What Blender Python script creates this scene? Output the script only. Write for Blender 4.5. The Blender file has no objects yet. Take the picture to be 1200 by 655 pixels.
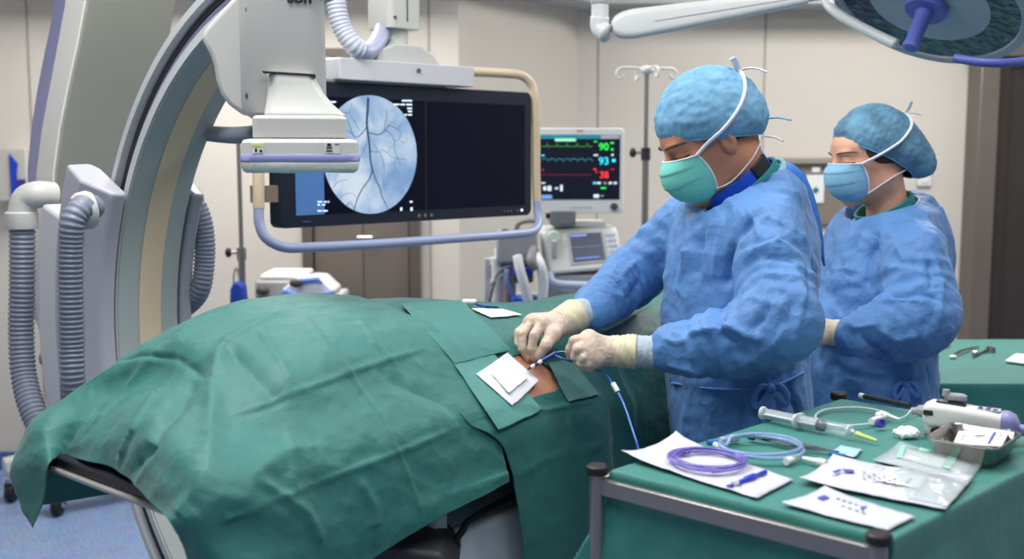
import bpy, bmesh, math, random
import numpy as np
from mathutils import Vector, Matrix, Euler

# ------------------------------------------------------------------ camera, world, lights, exposure
scene = bpy.context.scene
C = scene.collection
PITCH = math.radians(6.45); FPX = 1300.0; EYE = 1.55
cam_d = bpy.data.cameras.new('camera'); cam = bpy.data.objects.new('camera', cam_d); C.objects.link(cam)
cam.location = (0, 0, EYE); cam.rotation_euler = (math.pi/2 - PITCH, 0, 0)
cam_d.sensor_width = 36; cam_d.lens = FPX/1200*36; cam_d.clip_start = .05
cam_d.dof.use_dof = True; cam_d.dof.focus_distance = 2.35; cam_d.dof.aperture_fstop = 3.2
scene.camera = cam
vs = scene.view_settings
vs.view_transform = 'Standard'; vs.look = 'None'; vs.gamma = 1; vs.use_curve_mapping = False
vs.exposure = 0.0
world = bpy.data.worlds.new('world'); scene.world = world; world.use_nodes = True
bg = world.node_tree.nodes['Background']; bg.inputs[0].default_value = (.80, .88, 1.0, 1); bg.inputs[1].default_value = .20

def area(name, loc, size, power, color, aim=None):
    d = bpy.data.lights.new(name, 'AREA'); d.shape = 'RECTANGLE'; d.size, d.size_y = size
    d.energy = power; d.color = color
    o = bpy.data.objects.new(name, d); C.objects.link(o); o.location = loc
    if aim is not None:
        o.rotation_euler = (Vector(aim) - Vector(loc)).to_track_quat('-Z', 'Y').to_euler()
    return o
area('ceiling_light_panel', (-.75, 2.1, 2.88), (1.1, 1.1), 54, (1, .985, .95))
area('ceiling_light_panel', (1.1, 2.2, 2.88), (1.1, 1.1), 26, (1, .985, .95))
area('ceiling_light_panel', (-1.2, 4.4, 2.88), (1.5, .9), 66, (1, .97, .93))
area('ceiling_light_panel', (1.9, 4.6, 2.88), (1.5, .9), 66, (1, .97, .93))
area('ceiling_light_panel', (.1, .3, 2.88), (1.6, .9), 27, (.95, .98, 1))

# ------------------------------------------------------------------ pixel <-> world helpers (frame 1200x655)
cP, sP = math.cos(PITCH), math.sin(PITCH)
def ray(px, py):
    u = (px-600)/FPX; v = (327.5-py)/FPX
    return Vector((u, cP + v*sP, -sP + v*cP))
def atY(px, py, Y):
    r = ray(px, py); return Vector((0, 0, EYE)) + r*(Y/r.y)
def atZ(px, py, Z):
    r = ray(px, py); return Vector((0, 0, EYE)) + r*((Z-EYE)/r.z)
def proj(p):
    x, y, z = p[0], p[1], p[2]-EYE
    f = y*cP - z*sP; up = y*sP + z*cP
    return 600 + FPX*x/f, 327.5 - FPX*up/f

# ------------------------------------------------------------------ materials
def lin(c):
    return tuple(((v/255)/12.92 if v/255 <= .04045 else ((v/255+.055)/1.055)**2.4) for v in c)
_M = {}
def mat(name, rgb, rough=.5, metal=0., bump=0., bscale=60., var=0., vscale=6., sheen=0., coat=0., trans=0., alpha=1., emit=0., stretch=None, sss=0., spec=.5, ior=1.45):
    if name in _M: return _M[name]
    m = bpy.data.materials.new(name); m.use_nodes = True; _M[name] = m
    nt = m.node_tree; N = nt.nodes; L = nt.links; b = N['Principled BSDF']
    c = lin(rgb); b.inputs['Base Color'].default_value = (*c, 1)
    b.inputs['Roughness'].default_value = rough; b.inputs['Metallic'].default_value = metal
    b.inputs['Specular IOR Level'].default_value = spec; b.inputs['IOR'].default_value = ior
    if sheen: b.inputs['Sheen Weight'].default_value = sheen; b.inputs['Sheen Roughness'].default_value = .5
    if coat: b.inputs['Coat Weight'].default_value = coat; b.inputs['Coat Roughness'].default_value = .15
    if trans: b.inputs['Transmission Weight'].default_value = trans
    if alpha < 1: b.inputs['Alpha'].default_value = alpha
    if sss:
        b.inputs['Subsurface Weight'].default_value = sss; b.inputs['Subsurface Scale'].default_value = .008
        b.inputs['Subsurface Radius'].default_value = (1, .35, .2)
    if emit: b.inputs['Emission Color'].default_value = (*c, 1); b.inputs['Emission Strength'].default_value = emit
    if bump or var:
        tc = N.new('ShaderNodeTexCoord'); mp = N.new('ShaderNodeMapping'); L.new(tc.outputs['Object'], mp.inputs[0])
        if stretch: mp.inputs['Scale'].default_value = stretch
    if var:
        n = N.new('ShaderNodeTexNoise'); n.inputs['Scale'].default_value = vscale; n.inputs['Detail'].default_value = 5
        L.new(mp.outputs[0], n.inputs['Vector'])
        r = N.new('ShaderNodeValToRGB'); r.color_ramp.elements[0].position = .3; r.color_ramp.elements[1].position = .7
        r.color_ramp.elements[0].color = (*[x*(1-var) for x in c], 1); r.color_ramp.elements[1].color = (*[min(1, x*(1+var)) for x in c], 1)
        L.new(n.outputs['Fac'], r.inputs[0]); L.new(r.outputs[0], b.inputs['Base Color'])
    if bump:
        n = N.new('ShaderNodeTexNoise'); n.inputs['Scale'].default_value = bscale; n.inputs['Detail'].default_value = 6
        L.new(mp.outputs[0], n.inputs['Vector'])
        bp = N.new('ShaderNodeBump'); bp.inputs['Strength'].default_value = bump; bp.inputs['Distance'].default_value = .004
        L.new(n.outputs['Fac'], bp.inputs['Height']); L.new(bp.outputs[0], b.inputs['Normal'])
    return m

def cloth_mat(name, rgb, scale, strength, var=.07):
    m = bpy.data.materials.new(name); m.use_nodes = True; nt = m.node_tree; N = nt.nodes; L = nt.links; b = N['Principled BSDF']; c = lin(rgb)
    tc = N.new('ShaderNodeTexCoord'); wn = N.new('ShaderNodeTexNoise'); wn.inputs['Scale'].default_value = 3.; L.new(tc.outputs['Object'], wn.inputs[0])
    ad = N.new('ShaderNodeMix'); ad.data_type = 'VECTOR'; ad.inputs[0].default_value = .12; L.new(tc.outputs['Object'], ad.inputs[4]); L.new(wn.outputs['Color'], ad.inputs[5])
    def rid(sc):
        n = N.new('ShaderNodeTexNoise'); n.inputs['Scale'].default_value = sc; n.inputs['Detail'].default_value = 2; L.new(ad.outputs[1], n.inputs[0])
        a = N.new('ShaderNodeMath'); a.operation = 'SUBTRACT'; a.inputs[1].default_value = .5; L.new(n.outputs['Fac'], a.inputs[0])
        d = N.new('ShaderNodeMath'); d.operation = 'ABSOLUTE'; L.new(a.outputs[0], d.inputs[0]); return d
    r1, r2 = rid(scale), rid(scale*2.7); s_ = N.new('ShaderNodeMath'); s_.operation = 'MULTIPLY_ADD'; s_.inputs[1].default_value = .4; L.new(r2.outputs[0], s_.inputs[0]); L.new(r1.outputs[0], s_.inputs[2])
    b1 = N.new('ShaderNodeBump'); b1.inputs['Strength'].default_value = strength; b1.inputs['Distance'].default_value = .035; b1.invert = True; L.new(s_.outputs[0], b1.inputs['Height'])
    fn = N.new('ShaderNodeTexNoise'); fn.inputs['Scale'].default_value = 220; L.new(tc.outputs['Object'], fn.inputs[0])
    b2 = N.new('ShaderNodeBump'); b2.inputs['Strength'].default_value = .25; b2.inputs['Distance'].default_value = .003; L.new(fn.outputs['Fac'], b2.inputs['Height']); L.new(b1.outputs[0], b2.inputs['Normal']); L.new(b2.outputs[0], b.inputs['Normal'])
    vn = N.new('ShaderNodeTexNoise'); vn.inputs['Scale'].default_value = 8; vn.inputs['Detail'].default_value = 6; L.new(tc.outputs['Object'], vn.inputs[0])
    r = N.new('ShaderNodeValToRGB'); r.color_ramp.elements[0].position = .3; r.color_ramp.elements[1].position = .7
    r.color_ramp.elements[0].color = (*[x*(1-var) for x in c], 1); r.color_ramp.elements[1].color = (*[x*(1+var) for x in c], 1)
    L.new(vn.outputs['Fac'], r.inputs[0]); L.new(r.outputs[0], b.inputs['Base Color'])
    b.inputs['Roughness'].default_value = .58; b.inputs['Specular IOR Level'].default_value = .4; b.inputs['Sheen Weight'].default_value = .12
    return m

# ------------------------------------------------------------------ object helpers
ORG = {}
def thing(name, label, cat, loc, group=None, kind=None):
    o = bpy.data.objects.new(name, None); C.objects.link(o); o.location = loc; o.empty_display_size = .05
    o['label'] = label; o['category'] = cat
    if group: o['group'] = group
    if kind: o['kind'] = kind
    ORG[o.name] = Vector(loc)
    return o
def tag(o, label=None, cat=None, group=None, kind=None):
    if label: o['label'] = label
    if cat: o['category'] = cat
    if group: o['group'] = group
    if kind: o['kind'] = kind
    return o
def mesh_obj(name, verts, faces, m, parent=None, fmat=None, smooth=True, angle=35, bevel=0., bseg=2, solid=0., subsurf=0, label=None):
    verts = np.asarray(verts, dtype=float).reshape(-1, 3)
    if parent is not None: org = ORG[parent.name]
    else:
        lo, hi = verts.min(0), verts.max(0); org = Vector(((lo[0]+hi[0])/2, (lo[1]+hi[1])/2, lo[2]))
    me = bpy.data.meshes.new(name)
    me.from_pydata((verts - np.array(org)).tolist(), [], [list(map(int, f)) for f in faces])
    ms = m if isinstance(m, (list, tuple)) else [m]
    for x in ms: me.materials.append(x)
    if fmat is not None: me.polygons.foreach_set('material_index', list(fmat))
    me.validate(); me.update()
    o = bpy.data.objects.new(name, me); C.objects.link(o)
    if parent is not None: o.parent = parent
    else: o.location = org
    ORG[o.name] = org
    if smooth:
        me.shade_smooth()
        if angle < 180: me.set_sharp_from_angle(angle=math.radians(angle))
    if solid:
        s = o.modifiers.new('solid', 'SOLIDIFY'); s.thickness = solid; s.offset = 0
    if bevel:
        b = o.modifiers.new('bevel', 'BEVEL'); b.width = bevel; b.segments = bseg; b.limit_method = 'ANGLE'; b.angle_limit = math.radians(40); b.harden_normals = False
    if subsurf:
        s = o.modifiers.new('sub', 'SUBSURF'); s.levels = subsurf; s.render_levels = subsurf
    if label: o['label'] = label
    return o

def frame_of(d, up=Vector((0, 0, 1))):
    d = Vector(d).normalized()
    if abs(d.dot(up)) > .98: up = Vector((1, 0, 0))
    x = d.cross(up).normalized(); y = x.cross(d).normalized()
    return x, y, d
def smooth_path(pts, n=8, closed=False):
    P = [Vector(p) for p in pts]; out = []
    k = len(P); rng = k if closed else k-1
    for i in range(rng):
        p0 = P[(i-1) % k] if closed or i > 0 else P[0]; p1 = P[i]; p2 = P[(i+1) % k]
        p3 = P[(i+2) % k] if closed or i+2 < k else P[-1]
        for j in range(n):
            t = j/n; t2 = t*t; t3 = t2*t
            out.append(.5*((2*p1) + (-p0+p2)*t + (2*p0-5*p1+4*p2-p3)*t2 + (-p0+3*p1-3*p2+p3)*t3))
    if not closed: out.append(P[-1].copy())
    return out
class MB:
    def __init__(s): s.v = []; s.f = []; s.m = []; s.cur = 0
    def add(s, vs, fs):
        b = len(s.v); s.v += [tuple(v) for v in vs]; s.f += [[i+b for i in f] for f in fs]; s.m += [s.cur]*len(fs); return s
    def box(s, c, size, R=None, taper=1.):
        hx, hy, hz = [x/2 for x in size]; vs = []
        for z in (-hz, hz):
            k = taper if z > 0 else 1
            for x, y in ((-hx, -hy), (hx, -hy), (hx, hy), (-hx, hy)): vs.append(Vector((x*k, y*k, z)))
        if R is not None: vs = [R @ v for v in vs]
        c = Vector(c)
        return s.add([v+c for v in vs], [(3, 2, 1, 0), (4, 5, 6, 7), (0, 1, 5, 4), (1, 2, 6, 5), (2, 3, 7, 6), (3, 0, 4, 7)])
    def tube(s, pts, r, seg=10, closed=False, cap=True, flat=1., up=None):
        P = [Vector(p) for p in pts]; n = len(P); rs = r if hasattr(r, '__len__') else [r]*n
        vs = []; x = None
        for i in range(n):
            if closed: d = P[(i+1) % n]-P[(i-1) % n]
            else: d = P[min(i+1, n-1)]-P[max(i-1, 0)]
            if d.length < 1e-9: d = Vector((0, 0, 1))
            d.normalize()
            if x is None: x = frame_of(d, Vector(up) if up else Vector((0, 0, 1)))[0]
            elif up: x = frame_of(d, Vector(up))[0]
            x = (x - d*x.dot(d)); x = x.normalized() if x.length > 1e-6 else frame_of(d)[0]
            y = d.cross(x)
            for k in range(seg):
                a = 2*math.pi*k/seg; vs.append(P[i] + x*math.cos(a)*rs[i] + y*math.sin(a)*rs[i]*flat)
        fs = []
        for i in range(n if closed else n-1):
            for k in range(seg):
                j = (i+1) % n
                fs.append((i*seg+k, i*seg+(k+1) % seg, j*seg+(k+1) % seg, j*seg+k))
        if cap and not closed:
            fs.append(tuple(range(seg))[::-1]); fs.append(tuple((n-1)*seg+k for k in range(seg)))
        return s.add(vs, fs)
    def cyl(s, a, b, r0, r1=None, seg=16): return s.tube([a, b], [r0, r0 if r1 is None else r1], seg)
    def hose(s, pts, r, pitch=.008, amp=.0025, seg=16, n=10):
        P = smooth_path(pts, n); Q = [P[0]]; acc = 0
        L = [0]
        for i in range(1, len(P)): L.append(L[-1]+(P[i]-P[i-1]).length)
        m = int(L[-1]/(pitch/4)); out = []; rs = []; j = 0
        for i in range(m+1):
            t = L[-1]*i/m
            while j < len(L)-2 and L[j+1] < t: j += 1
            k = (t-L[j])/max(1e-9, L[j+1]-L[j]); out.append(P[j].lerp(P[j+1], k)); rs.append(r + amp*math.cos(2*math.pi*t/pitch))
        return s.tube(out, rs, seg)
    def lathe(s, prof, org, axis=(0, 0, 1), seg=24, cap=True):
        x, y, d = frame_of(Vector(axis)); org = Vector(org); vs = []; n = len(prof)
        for r, h in prof:
            for k in range(seg):
                a = 2*math.pi*k/seg; vs.append(org + d*h + x*r*math.cos(a) + y*r*math.sin(a))
        fs = [(i*seg+k, i*seg+(k+1) % seg, (i+1)*seg+(k+1) % seg, (i+1)*seg+k) for i in range(n-1) for k in range(seg)]
        if cap: fs += [tuple(range(seg))[::-1], tuple((n-1)*seg+k for k in range(seg))]
        return s.add(vs, fs)
    def loft(s, rings, closed=True, cap=True):
        k = len(rings[0]); vs = [p for r in rings for p in r]; fs = []
        for i in range(len(rings)-1):
            for j in range(k if closed else k-1):
                fs.append((i*k+j, i*k+(j+1) % k, (i+1)*k+(j+1) % k, (i+1)*k+j))
        if cap and closed: fs += [tuple(range(k))[::-1], tuple((len(rings)-1)*k+j for j in range(k))]
        return s.add(vs, fs)
    def prism(s, poly, o, ux, uy, d, thick):
        o, ux, uy, d = Vector(o), Vector(ux), Vector(uy), Vector(d)
        a = [o+ux*p[0]+uy*p[1] for p in poly]; b = [p+d*thick for p in a]
        return s.loft([a, b])
    def grid(s, G):
        n, k = len(G), len(G[0])
        return s.add([p for r in G for p in r], [(i*k+j, i*k+j+1, (i+1)*k+j+1, (i+1)*k+j) for i in range(n-1) for j in range(k-1)])
    def ball(s, c, r, seg=16):
        rr = r if hasattr(r, '__len__') else (r, r, r); c = Vector(c); h = seg//2
        vs = [c+Vector((rr[0]*math.sin(math.pi*i/h)*math.cos(2*math.pi*k/seg), rr[1]*math.sin(math.pi*i/h)*math.sin(2*math.pi*k/seg), rr[2]*math.cos(math.pi*i/h))) for i in range(1, h) for k in range(seg)]
        fs = [(i*seg+k, (i+1)*seg+k, (i+1)*seg+(k+1) % seg, i*seg+(k+1) % seg) for i in range(h-2) for k in range(seg)]
        t = len(vs); vs += [c+Vector((0, 0, rr[2])), c-Vector((0, 0, rr[2]))]
        fs += [(t, k, (k+1) % seg) for k in range(seg)] + [(t+1, (h-2)*seg+(k+1) % seg, (h-2)*seg+k) for k in range(seg)]
        return s.add(vs, fs)
    def make(s, name, m, parent=None, **kw): return mesh_obj(name, s.v, s.f, m, parent, fmat=s.m if isinstance(m, (list, tuple)) else None, **kw)
def rotz(a): return Matrix.Rotation(a, 3, 'Z')
def rounded(w, h, r, seg=5):
    out = []
    for cx, cy, a0 in ((w/2-r, h/2-r, 0), (-w/2+r, h/2-r, 90), (-w/2+r, -h/2+r, 180), (w/2-r, -h/2+r, 270)):
        for i in range(seg+1):
            a = math.radians(a0+90*i/seg); out.append((cx+r*math.cos(a), cy+r*math.sin(a)))
    return out
def text(name, body, size, o, ux, uy, m, parent=None, bold=0.):
    cu = bpy.data.curves.new(name, 'FONT'); cu.body = body; cu.size = size; cu.offset = bold; cu.extrude = .0002
    cu.align_x = 'CENTER'; cu.align_y = 'CENTER'
    ux, uy = Vector(ux).normalized(), Vector(uy).normalized(); n = ux.cross(uy)
    tmp = bpy.data.objects.new(name+'_curve', cu); C.objects.link(tmp); bpy.context.view_layer.update()
    me = bpy.data.meshes.new_from_object(tmp.evaluated_get(bpy.context.evaluated_depsgraph_get())); bpy.data.objects.remove(tmp)
    me.materials.clear(); me.materials.append(m); ob = bpy.data.objects.new(name, me); C.objects.link(ob)
    M = Matrix((ux, uy, n)).transposed().to_4x4(); org = ORG[parent.name] if parent is not None else Vector((0, 0, 0))
    M.translation = Vector(o)-org; ob.matrix_local = M
    if parent is not None: ob.parent = parent
    ORG[ob.name] = Vector(o)
    return ob

# ------------------------------------------------------------------ numpy noise and distance-field surfaces
_rng = np.random.RandomState(7)
_perm = _rng.permutation(256); _perm = np.concatenate([_perm, _perm, _perm])
_grad = _rng.normal(size=(256, 3)); _grad /= np.linalg.norm(_grad, axis=1)[:, None]
def pnoise(P):
    P = np.asarray(P, float); I = np.floor(P).astype(int); F = P-I; I &= 255
    U = F*F*F*(F*(F*6-15)+10); out = 0
    for dx in (0, 1):
        for dy in (0, 1):
            for dz in (0, 1):
                h = _perm[_perm[_perm[(I[:, 0]+dx) & 255]+((I[:, 1]+dy) & 255)]+((I[:, 2]+dz) & 255)]
                g = _grad[h]; d = (g*(F-np.array([dx, dy, dz]))).sum(1)
                w = (U[:, 0] if dx else 1-U[:, 0])*(U[:, 1] if dy else 1-U[:, 1])*(U[:, 2] if dz else 1-U[:, 2])
                out = out + w*d
    return out
def fbm(P, o=3):
    a = 0; k = 1.
    for i in range(o): a = a + k*pnoise(P*(2**i)+i*17.3); k *= .5
    return a
def ridged(P, o=2):
    a = 0; k = 1.
    for i in range(o): a = a + k*(1-np.abs(pnoise(P*(2**i)+i*31.7))*3.2); k *= .5
    return a
def smin(a, b, k):
    h = np.maximum(k-np.abs(a-b), 0)/k
    return np.minimum(a, b)-h*h*k*.25
def smax(a, b, k): return -smin(-a, -b, k)
def ell(P, c, r, R=None):
    q = P-np.array(c)
    if R is not None: q = q @ np.array(R)
    r = np.array(r); k0 = np.linalg.norm(q/r, axis=1); k1 = np.linalg.norm(q/(r*r), axis=1)
    return k0*(k0-1)/np.maximum(k1, 1e-9)
def cone(P, a, b, ra, rb):
    a = np.array(a, float); b = np.array(b, float); d = b-a; t = np.clip(((P-a) @ d)/(d @ d), 0, 1)
    return np.linalg.norm(P-a-t[:, None]*d, axis=1)-(ra+(rb-ra)*t)
def chain(P, pts, rs, k=.01):
    out = None
    for i in range(len(pts)-1):
        d = cone(P, pts[i], pts[i+1], rs[i], rs[i+1]); out = d if out is None else smin(out, d, k)
    return out
def axis_pts(lo, hi, h, fine=()):
    """grid coordinates from lo to hi at step h, finer (step, a, b) inside the given spans"""
    xs = [lo]; x = lo
    while x < hi:
        st = h
        for f, a, b in fine:
            if a-st <= x <= b: st = min(st, f)
        x += st; xs.append(x)
    return np.array(xs)
def nets(fn, xs, ys, zs):
    nx, ny, nz = len(xs), len(ys), len(zs)
    vals = np.empty((nx, ny, nz))
    YY, ZZ = np.meshgrid(ys, zs, indexing='ij'); yz = np.stack([YY.ravel(), ZZ.ravel()], 1)
    step = max(1, int(150000/len(yz)))
    for i in range(0, nx, step):
        sub = xs[i:i+step]
        P = np.empty((len(sub)*len(yz), 3)); P[:, 0] = np.repeat(sub, len(yz)); P[:, 1:] = np.tile(yz, (len(sub), 1))
        vals[i:i+step] = fn(P).reshape(len(sub), ny, nz)
    ins = vals < 0
    cnt = np.zeros((nx-1, ny-1, nz-1), int)
    for a in (0, 1):
        for b in (0, 1):
            for c in (0, 1): cnt += ins[a:nx-1+a, b:ny-1+b, c:nz-1+c]
    act = (cnt > 0) & (cnt < 8); idx = -np.ones(act.shape, int); cells = np.argwhere(act); idx[act] = np.arange(len(cells))
    acc = np.zeros((len(cells), 3)); num = np.zeros(len(cells)); ax = [xs, ys, zs]
    corners = [(a, b, c) for a in (0, 1) for b in (0, 1) for c in (0, 1)]
    for p in corners:
        for dmn in range(3):
            if p[dmn]: continue
            q = list(p); q[dmn] = 1
            i0 = cells+np.array(p); i1 = cells+np.array(q)
            v0 = vals[i0[:, 0], i0[:, 1], i0[:, 2]]; v1 = vals[i1[:, 0], i1[:, 1], i1[:, 2]]
            m = (v0 < 0) != (v1 < 0); t = np.where(m, v0/np.where(m, v0-v1, 1), 0)
            p0 = np.stack([ax[k][i0[:, k]] for k in range(3)], 1); p1 = np.stack([ax[k][i1[:, k]] for k in range(3)], 1)
            acc += np.where(m[:, None], p0+(p1-p0)*t[:, None], 0); num += m
    V = acc/num[:, None]
    faces = []
    for d in range(3):
        e, f = [k for k in range(3) if k != d]
        sl0 = [slice(None)]*3; sl1 = [slice(None)]*3; sl0[d] = slice(0, -1); sl1[d] = slice(1, None)
        A = ins[tuple(sl0)]; B = ins[tuple(sl1)]; E = np.argwhere(A != B)
        sh = np.array(act.shape); E = E[(E[:, e] > 0) & (E[:, f] > 0) & (E[:, e] < sh[e]) & (E[:, f] < sh[f])]
        flip = A[E[:, 0], E[:, 1], E[:, 2]]
        def cid(de, df):
            Q = E.copy(); Q[:, e] -= de; Q[:, f] -= df; return idx[Q[:, 0], Q[:, 1], Q[:, 2]]
        q = np.stack([cid(1, 1), cid(0, 1), cid(0, 0), cid(1, 0)], 1)
        if d == 1: flip = ~flip
        q = np.where(flip[:, None], q, q[:, ::-1]); faces.append(q)
    F = np.concatenate(faces); F = F[(F >= 0).all(1)]
    return V, F
def relax(V, F, it=2, lam=.5):
    E = np.concatenate([F[:, [0, 1]], F[:, [1, 2]], F[:, [2, 3]], F[:, [3, 0]]])
    n = len(V); deg = np.bincount(np.concatenate([E[:, 0], E[:, 1]]), minlength=n)[:, None]
    for _ in range(it):
        S = np.zeros_like(V)
        for k in range(3):
            S[:, k] = np.bincount(E[:, 0], V[E[:, 1], k], n)+np.bincount(E[:, 1], V[E[:, 0], k], n)
        V = V+lam*(S/np.maximum(deg, 1)-V)
    return V
def normals(V, F):
    a, b, c, d = (V[F[:, i]] for i in range(4)); nn = np.cross(c-a, d-b); N = np.zeros_like(V)
    for i in range(4):
        for k in range(3): N[:, k] += np.bincount(F[:, i], nn[:, k], len(V))
    return N/np.maximum(np.linalg.norm(N, axis=1), 1e-12)[:, None]
def seg_dist(P, a, b):
    a = np.array(a, float); b = np.array(b, float); d = b-a; t = np.clip(((P-a) @ d)/max(1e-12, d @ d), 0, 1)
    return np.linalg.norm(P-a-t[:, None]*d, axis=1), t
def folds(P, lines):
    """lines: (points, width, amplitude); amplitude > 0 makes a ridge. Ends taper out."""
    out = np.zeros(len(P))
    for pts, w, A in lines:
        best = np.full(len(P), 1e9); tt = np.zeros(len(P)); n = len(pts)-1
        for i in range(n):
            d, t = seg_dist(P, pts[i], pts[i+1]); m = d < best; best = np.where(m, d, best); tt = np.where(m, (i+t)/n, tt)
        out += A*np.exp(-np.sqrt((best/w)**2*2.2+.02))*np.clip(np.sin(np.pi*np.clip(tt, .04, .96))*1.8, 0, 1)
    return out
# ------------------------------------------------------------------ the room
def struct(mb, name, m, **kw):
    o = mb.make(name, m, **kw); o['kind'] = 'structure'; return o
wall_m = mat('painted_wall_panel', (203, 197, 188), .55, bump=.03, bscale=30, var=.03, vscale=1.5)
seam_m = mat('panel_seam', (150, 144, 136), .7)
def floor_mat():
    m = bpy.data.materials.new('speckled_blue_vinyl'); m.use_nodes = True; nt = m.node_tree; N = nt.nodes; L = nt.links; b = N['Principled BSDF']
    tc = N.new('ShaderNodeTexCoord'); n1 = N.new('ShaderNodeTexNoise'); n1.inputs['Scale'].default_value = 130; n1.inputs['Detail'].default_value = 4
    n2 = N.new('ShaderNodeTexNoise'); n2.inputs['Scale'].default_value = 14; n2.inputs['Detail'].default_value = 5
    r = N.new('ShaderNodeValToRGB'); cr = r.color_ramp; cr.elements[0].position = .36; cr.elements[0].color = (*lin((78, 104, 150)), 1)
    cr.elements[1].position = .64; cr.elements[1].color = (*lin((150, 172, 206)), 1)
    mx = N.new('ShaderNodeMix'); mx.data_type = 'RGBA'; mx.blend_type = 'OVERLAY'; mx.inputs[0].default_value = .35
    L.new(tc.outputs['Object'], n1.inputs[0]); L.new(tc.outputs['Object'], n2.inputs[0]); L.new(n1.outputs['Fac'], r.inputs[0])
    L.new(r.outputs[0], mx.inputs[6]); L.new(n2.outputs['Color'], mx.inputs[7]); L.new(mx.outputs[2], b.inputs['Base Color'])
    b.inputs['Roughness'].default_value = .38
    return m
struct(MB().box((0, 3, -.05), (7.2, 7.4, .1)), 'floor', floor_mat(), smooth=False)
struct(MB().box((0, 3, 2.95), (7.2, 7.4, .1)), 'ceiling', mat('ceiling_white', (225, 224, 220), .8), smooth=False)
WL, WR = 5.35, 6.2          # depth of the left and of the right stretch of the back wall
cA = atY(538, 200, WL).x; cB = atY(676, 200, WR).x
def wall(name, p, q, h=2.9, m=wall_m, th=.1, z0=0):
    p, q = Vector((*p, 0)), Vector((*q, 0)); d = (q-p); L = d.length; a = math.atan2(d.y, d.x); n = Vector((-d.y, d.x, 0)).normalized()
    mb = MB().box((p+q)/2+n*th/2+Vector((0, 0, z0+(h-z0)/2)), (L, th, h-z0), rotz(a))
    return struct(mb, name, m, smooth=False)
wall('wall_back_left', (-3.4, WL), (cA, WL))
wall('wall_back_corner', (cA, WL), (cB, WR))
wall('wall_back_right', (cB, WR), (3.4, WR))
wall('wall_left', (-3.4, .5), (-3.4, WL)); wall('wall_right', (3.4, WR), (3.4, .5))
# soffit along the back walls, its underside the grey band at the top of the photograph
sof = MB(); zs0 = 2.33
sof.loft([[Vector((-3.4, WL-.25, z)), Vector((cA+.08, WL-.25, z)), Vector((cB+.1, WR-.3, z)), Vector((3.4, WR-.3, z)), Vector((3.4, WR, z)), Vector((cB, WR, z)), Vector((cA, WL, z)), Vector((-3.4, WL, z))] for z in (zs0, 2.9)])
struct(sof, 'trim_soffit', mat('soffit_grey', (176, 176, 176), .6), smooth=False)
bb = mat('coved_blue_skirting', (70, 98, 150), .45)
for nm, p, q in (('baseboard_left', (-3.4, WL-.012), (cA, WL-.012)), ('baseboard_corner', (cA+.012, WL-.012), (cB+.012, WR-.012)), ('baseboard_right', (cB, WR-.012), (3.4, WR-.012))):
    wall(nm, p, q, h=.09, m=bb, th=.012)
def seam(n, px, Y, z1=2.33):
    x = atY(px, 200, Y).x
    struct(MB().box((x, Y-.001, z1/2+.05), (.007, .006, z1-.1)), 'trim_%d' % n, seam_m, smooth=False)
seam(1, 40, WL); seam(2, 504, WL); seam(3, 893, WR); seam(4, 700, WR)
# steel double door on the left stretch, seen under the big display
steel = mat('brushed_steel_door', (128, 118, 110), .42, metal=.55, var=.10, vscale=3, stretch=(1, 1, .15))
dx0, dx1 = atY(358, 300, WL).x, atY(492, 300, WL).x
d1 = thing('door_1', 'grey steel double door behind the large display', 'door', ((dx0+dx1)/2, WL-.02, 0), kind='structure')
mid = (dx0+dx1)/2+.01
mb = MB(); mb.box((dx0+.02, WL-.03, 1.0), (.05, .06, 2.0)); mb.box((dx1-.02, WL-.03, 1.0), (.05, .06, 2.0)); mb.box(((dx0+dx1)/2, WL-.03, 2.02), (dx1-dx0+.01, .06, .05))
mb.make('door_frame', mat('steel_frame', (112, 104, 98), .4, metal=.6), d1, bevel=.003)
for a, b in ((dx0+.05, mid-.004), (mid+.004, dx1-.05)):
    MB().box(((a+b)/2, WL-.02, 1.0), (b-a, .03, 1.98)).make('door_leaf', steel, d1, bevel=.003)
hz = atY(437, 280, WL-.05)
mb = MB(); mb.cyl(hz+Vector((0, .04, .01)), hz+Vector((0, -.03, .01)), .009); mb.cyl(hz+Vector((0, -.03, .01)), hz+Vector((-.07, -.03, .01)), .008); mb.box(hz+Vector((0, .025, -.04)), (.03, .012, .15))
mb.make('door_handle', mat('polished_steel', (215, 212, 208), .2, metal=1), d1)
# dark sliding door and its frame at the right edge
fx0, fx1 = atY(1127, 250, WR).x, atY(1165, 250, WR).x
d2 = thing('door_2', 'dark steel sliding door at the right edge', 'door', (fx1+.5, WR-.05, 0), kind='structure')
ztop = 2.08
dk = mat('dark_steel_door', (64, 60, 60), .42, metal=.35, var=.15, vscale=2, stretch=(1, 1, .2))
MB().box((fx1+.68, WR-.05, ztop/2), (1.36, .03, ztop)).make('door_leaf', dk, d2, bevel=.003)
mb = MB(); w = (fx1-fx0); mb.box((fx0+w*.28, WR-.09, ztop/2+.03), (w*.56, .18, ztop+.06)); mb.box((fx1+.6, WR-.09, ztop+.04), (1.6, .18, .1))
mb.make('door_frame', mat('steel_frame_light', (118, 110, 106), .35, metal=.55, var=.06, vscale=2), d2, bevel=.004)
mb = MB(); mb.box((fx0+w*.78, WR-.07, ztop/2), (w*.44, .1, ztop)); mb.make('door_jamb', mat('dark_jamb', (62, 56, 54), .4, metal=.4), d2)
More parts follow.
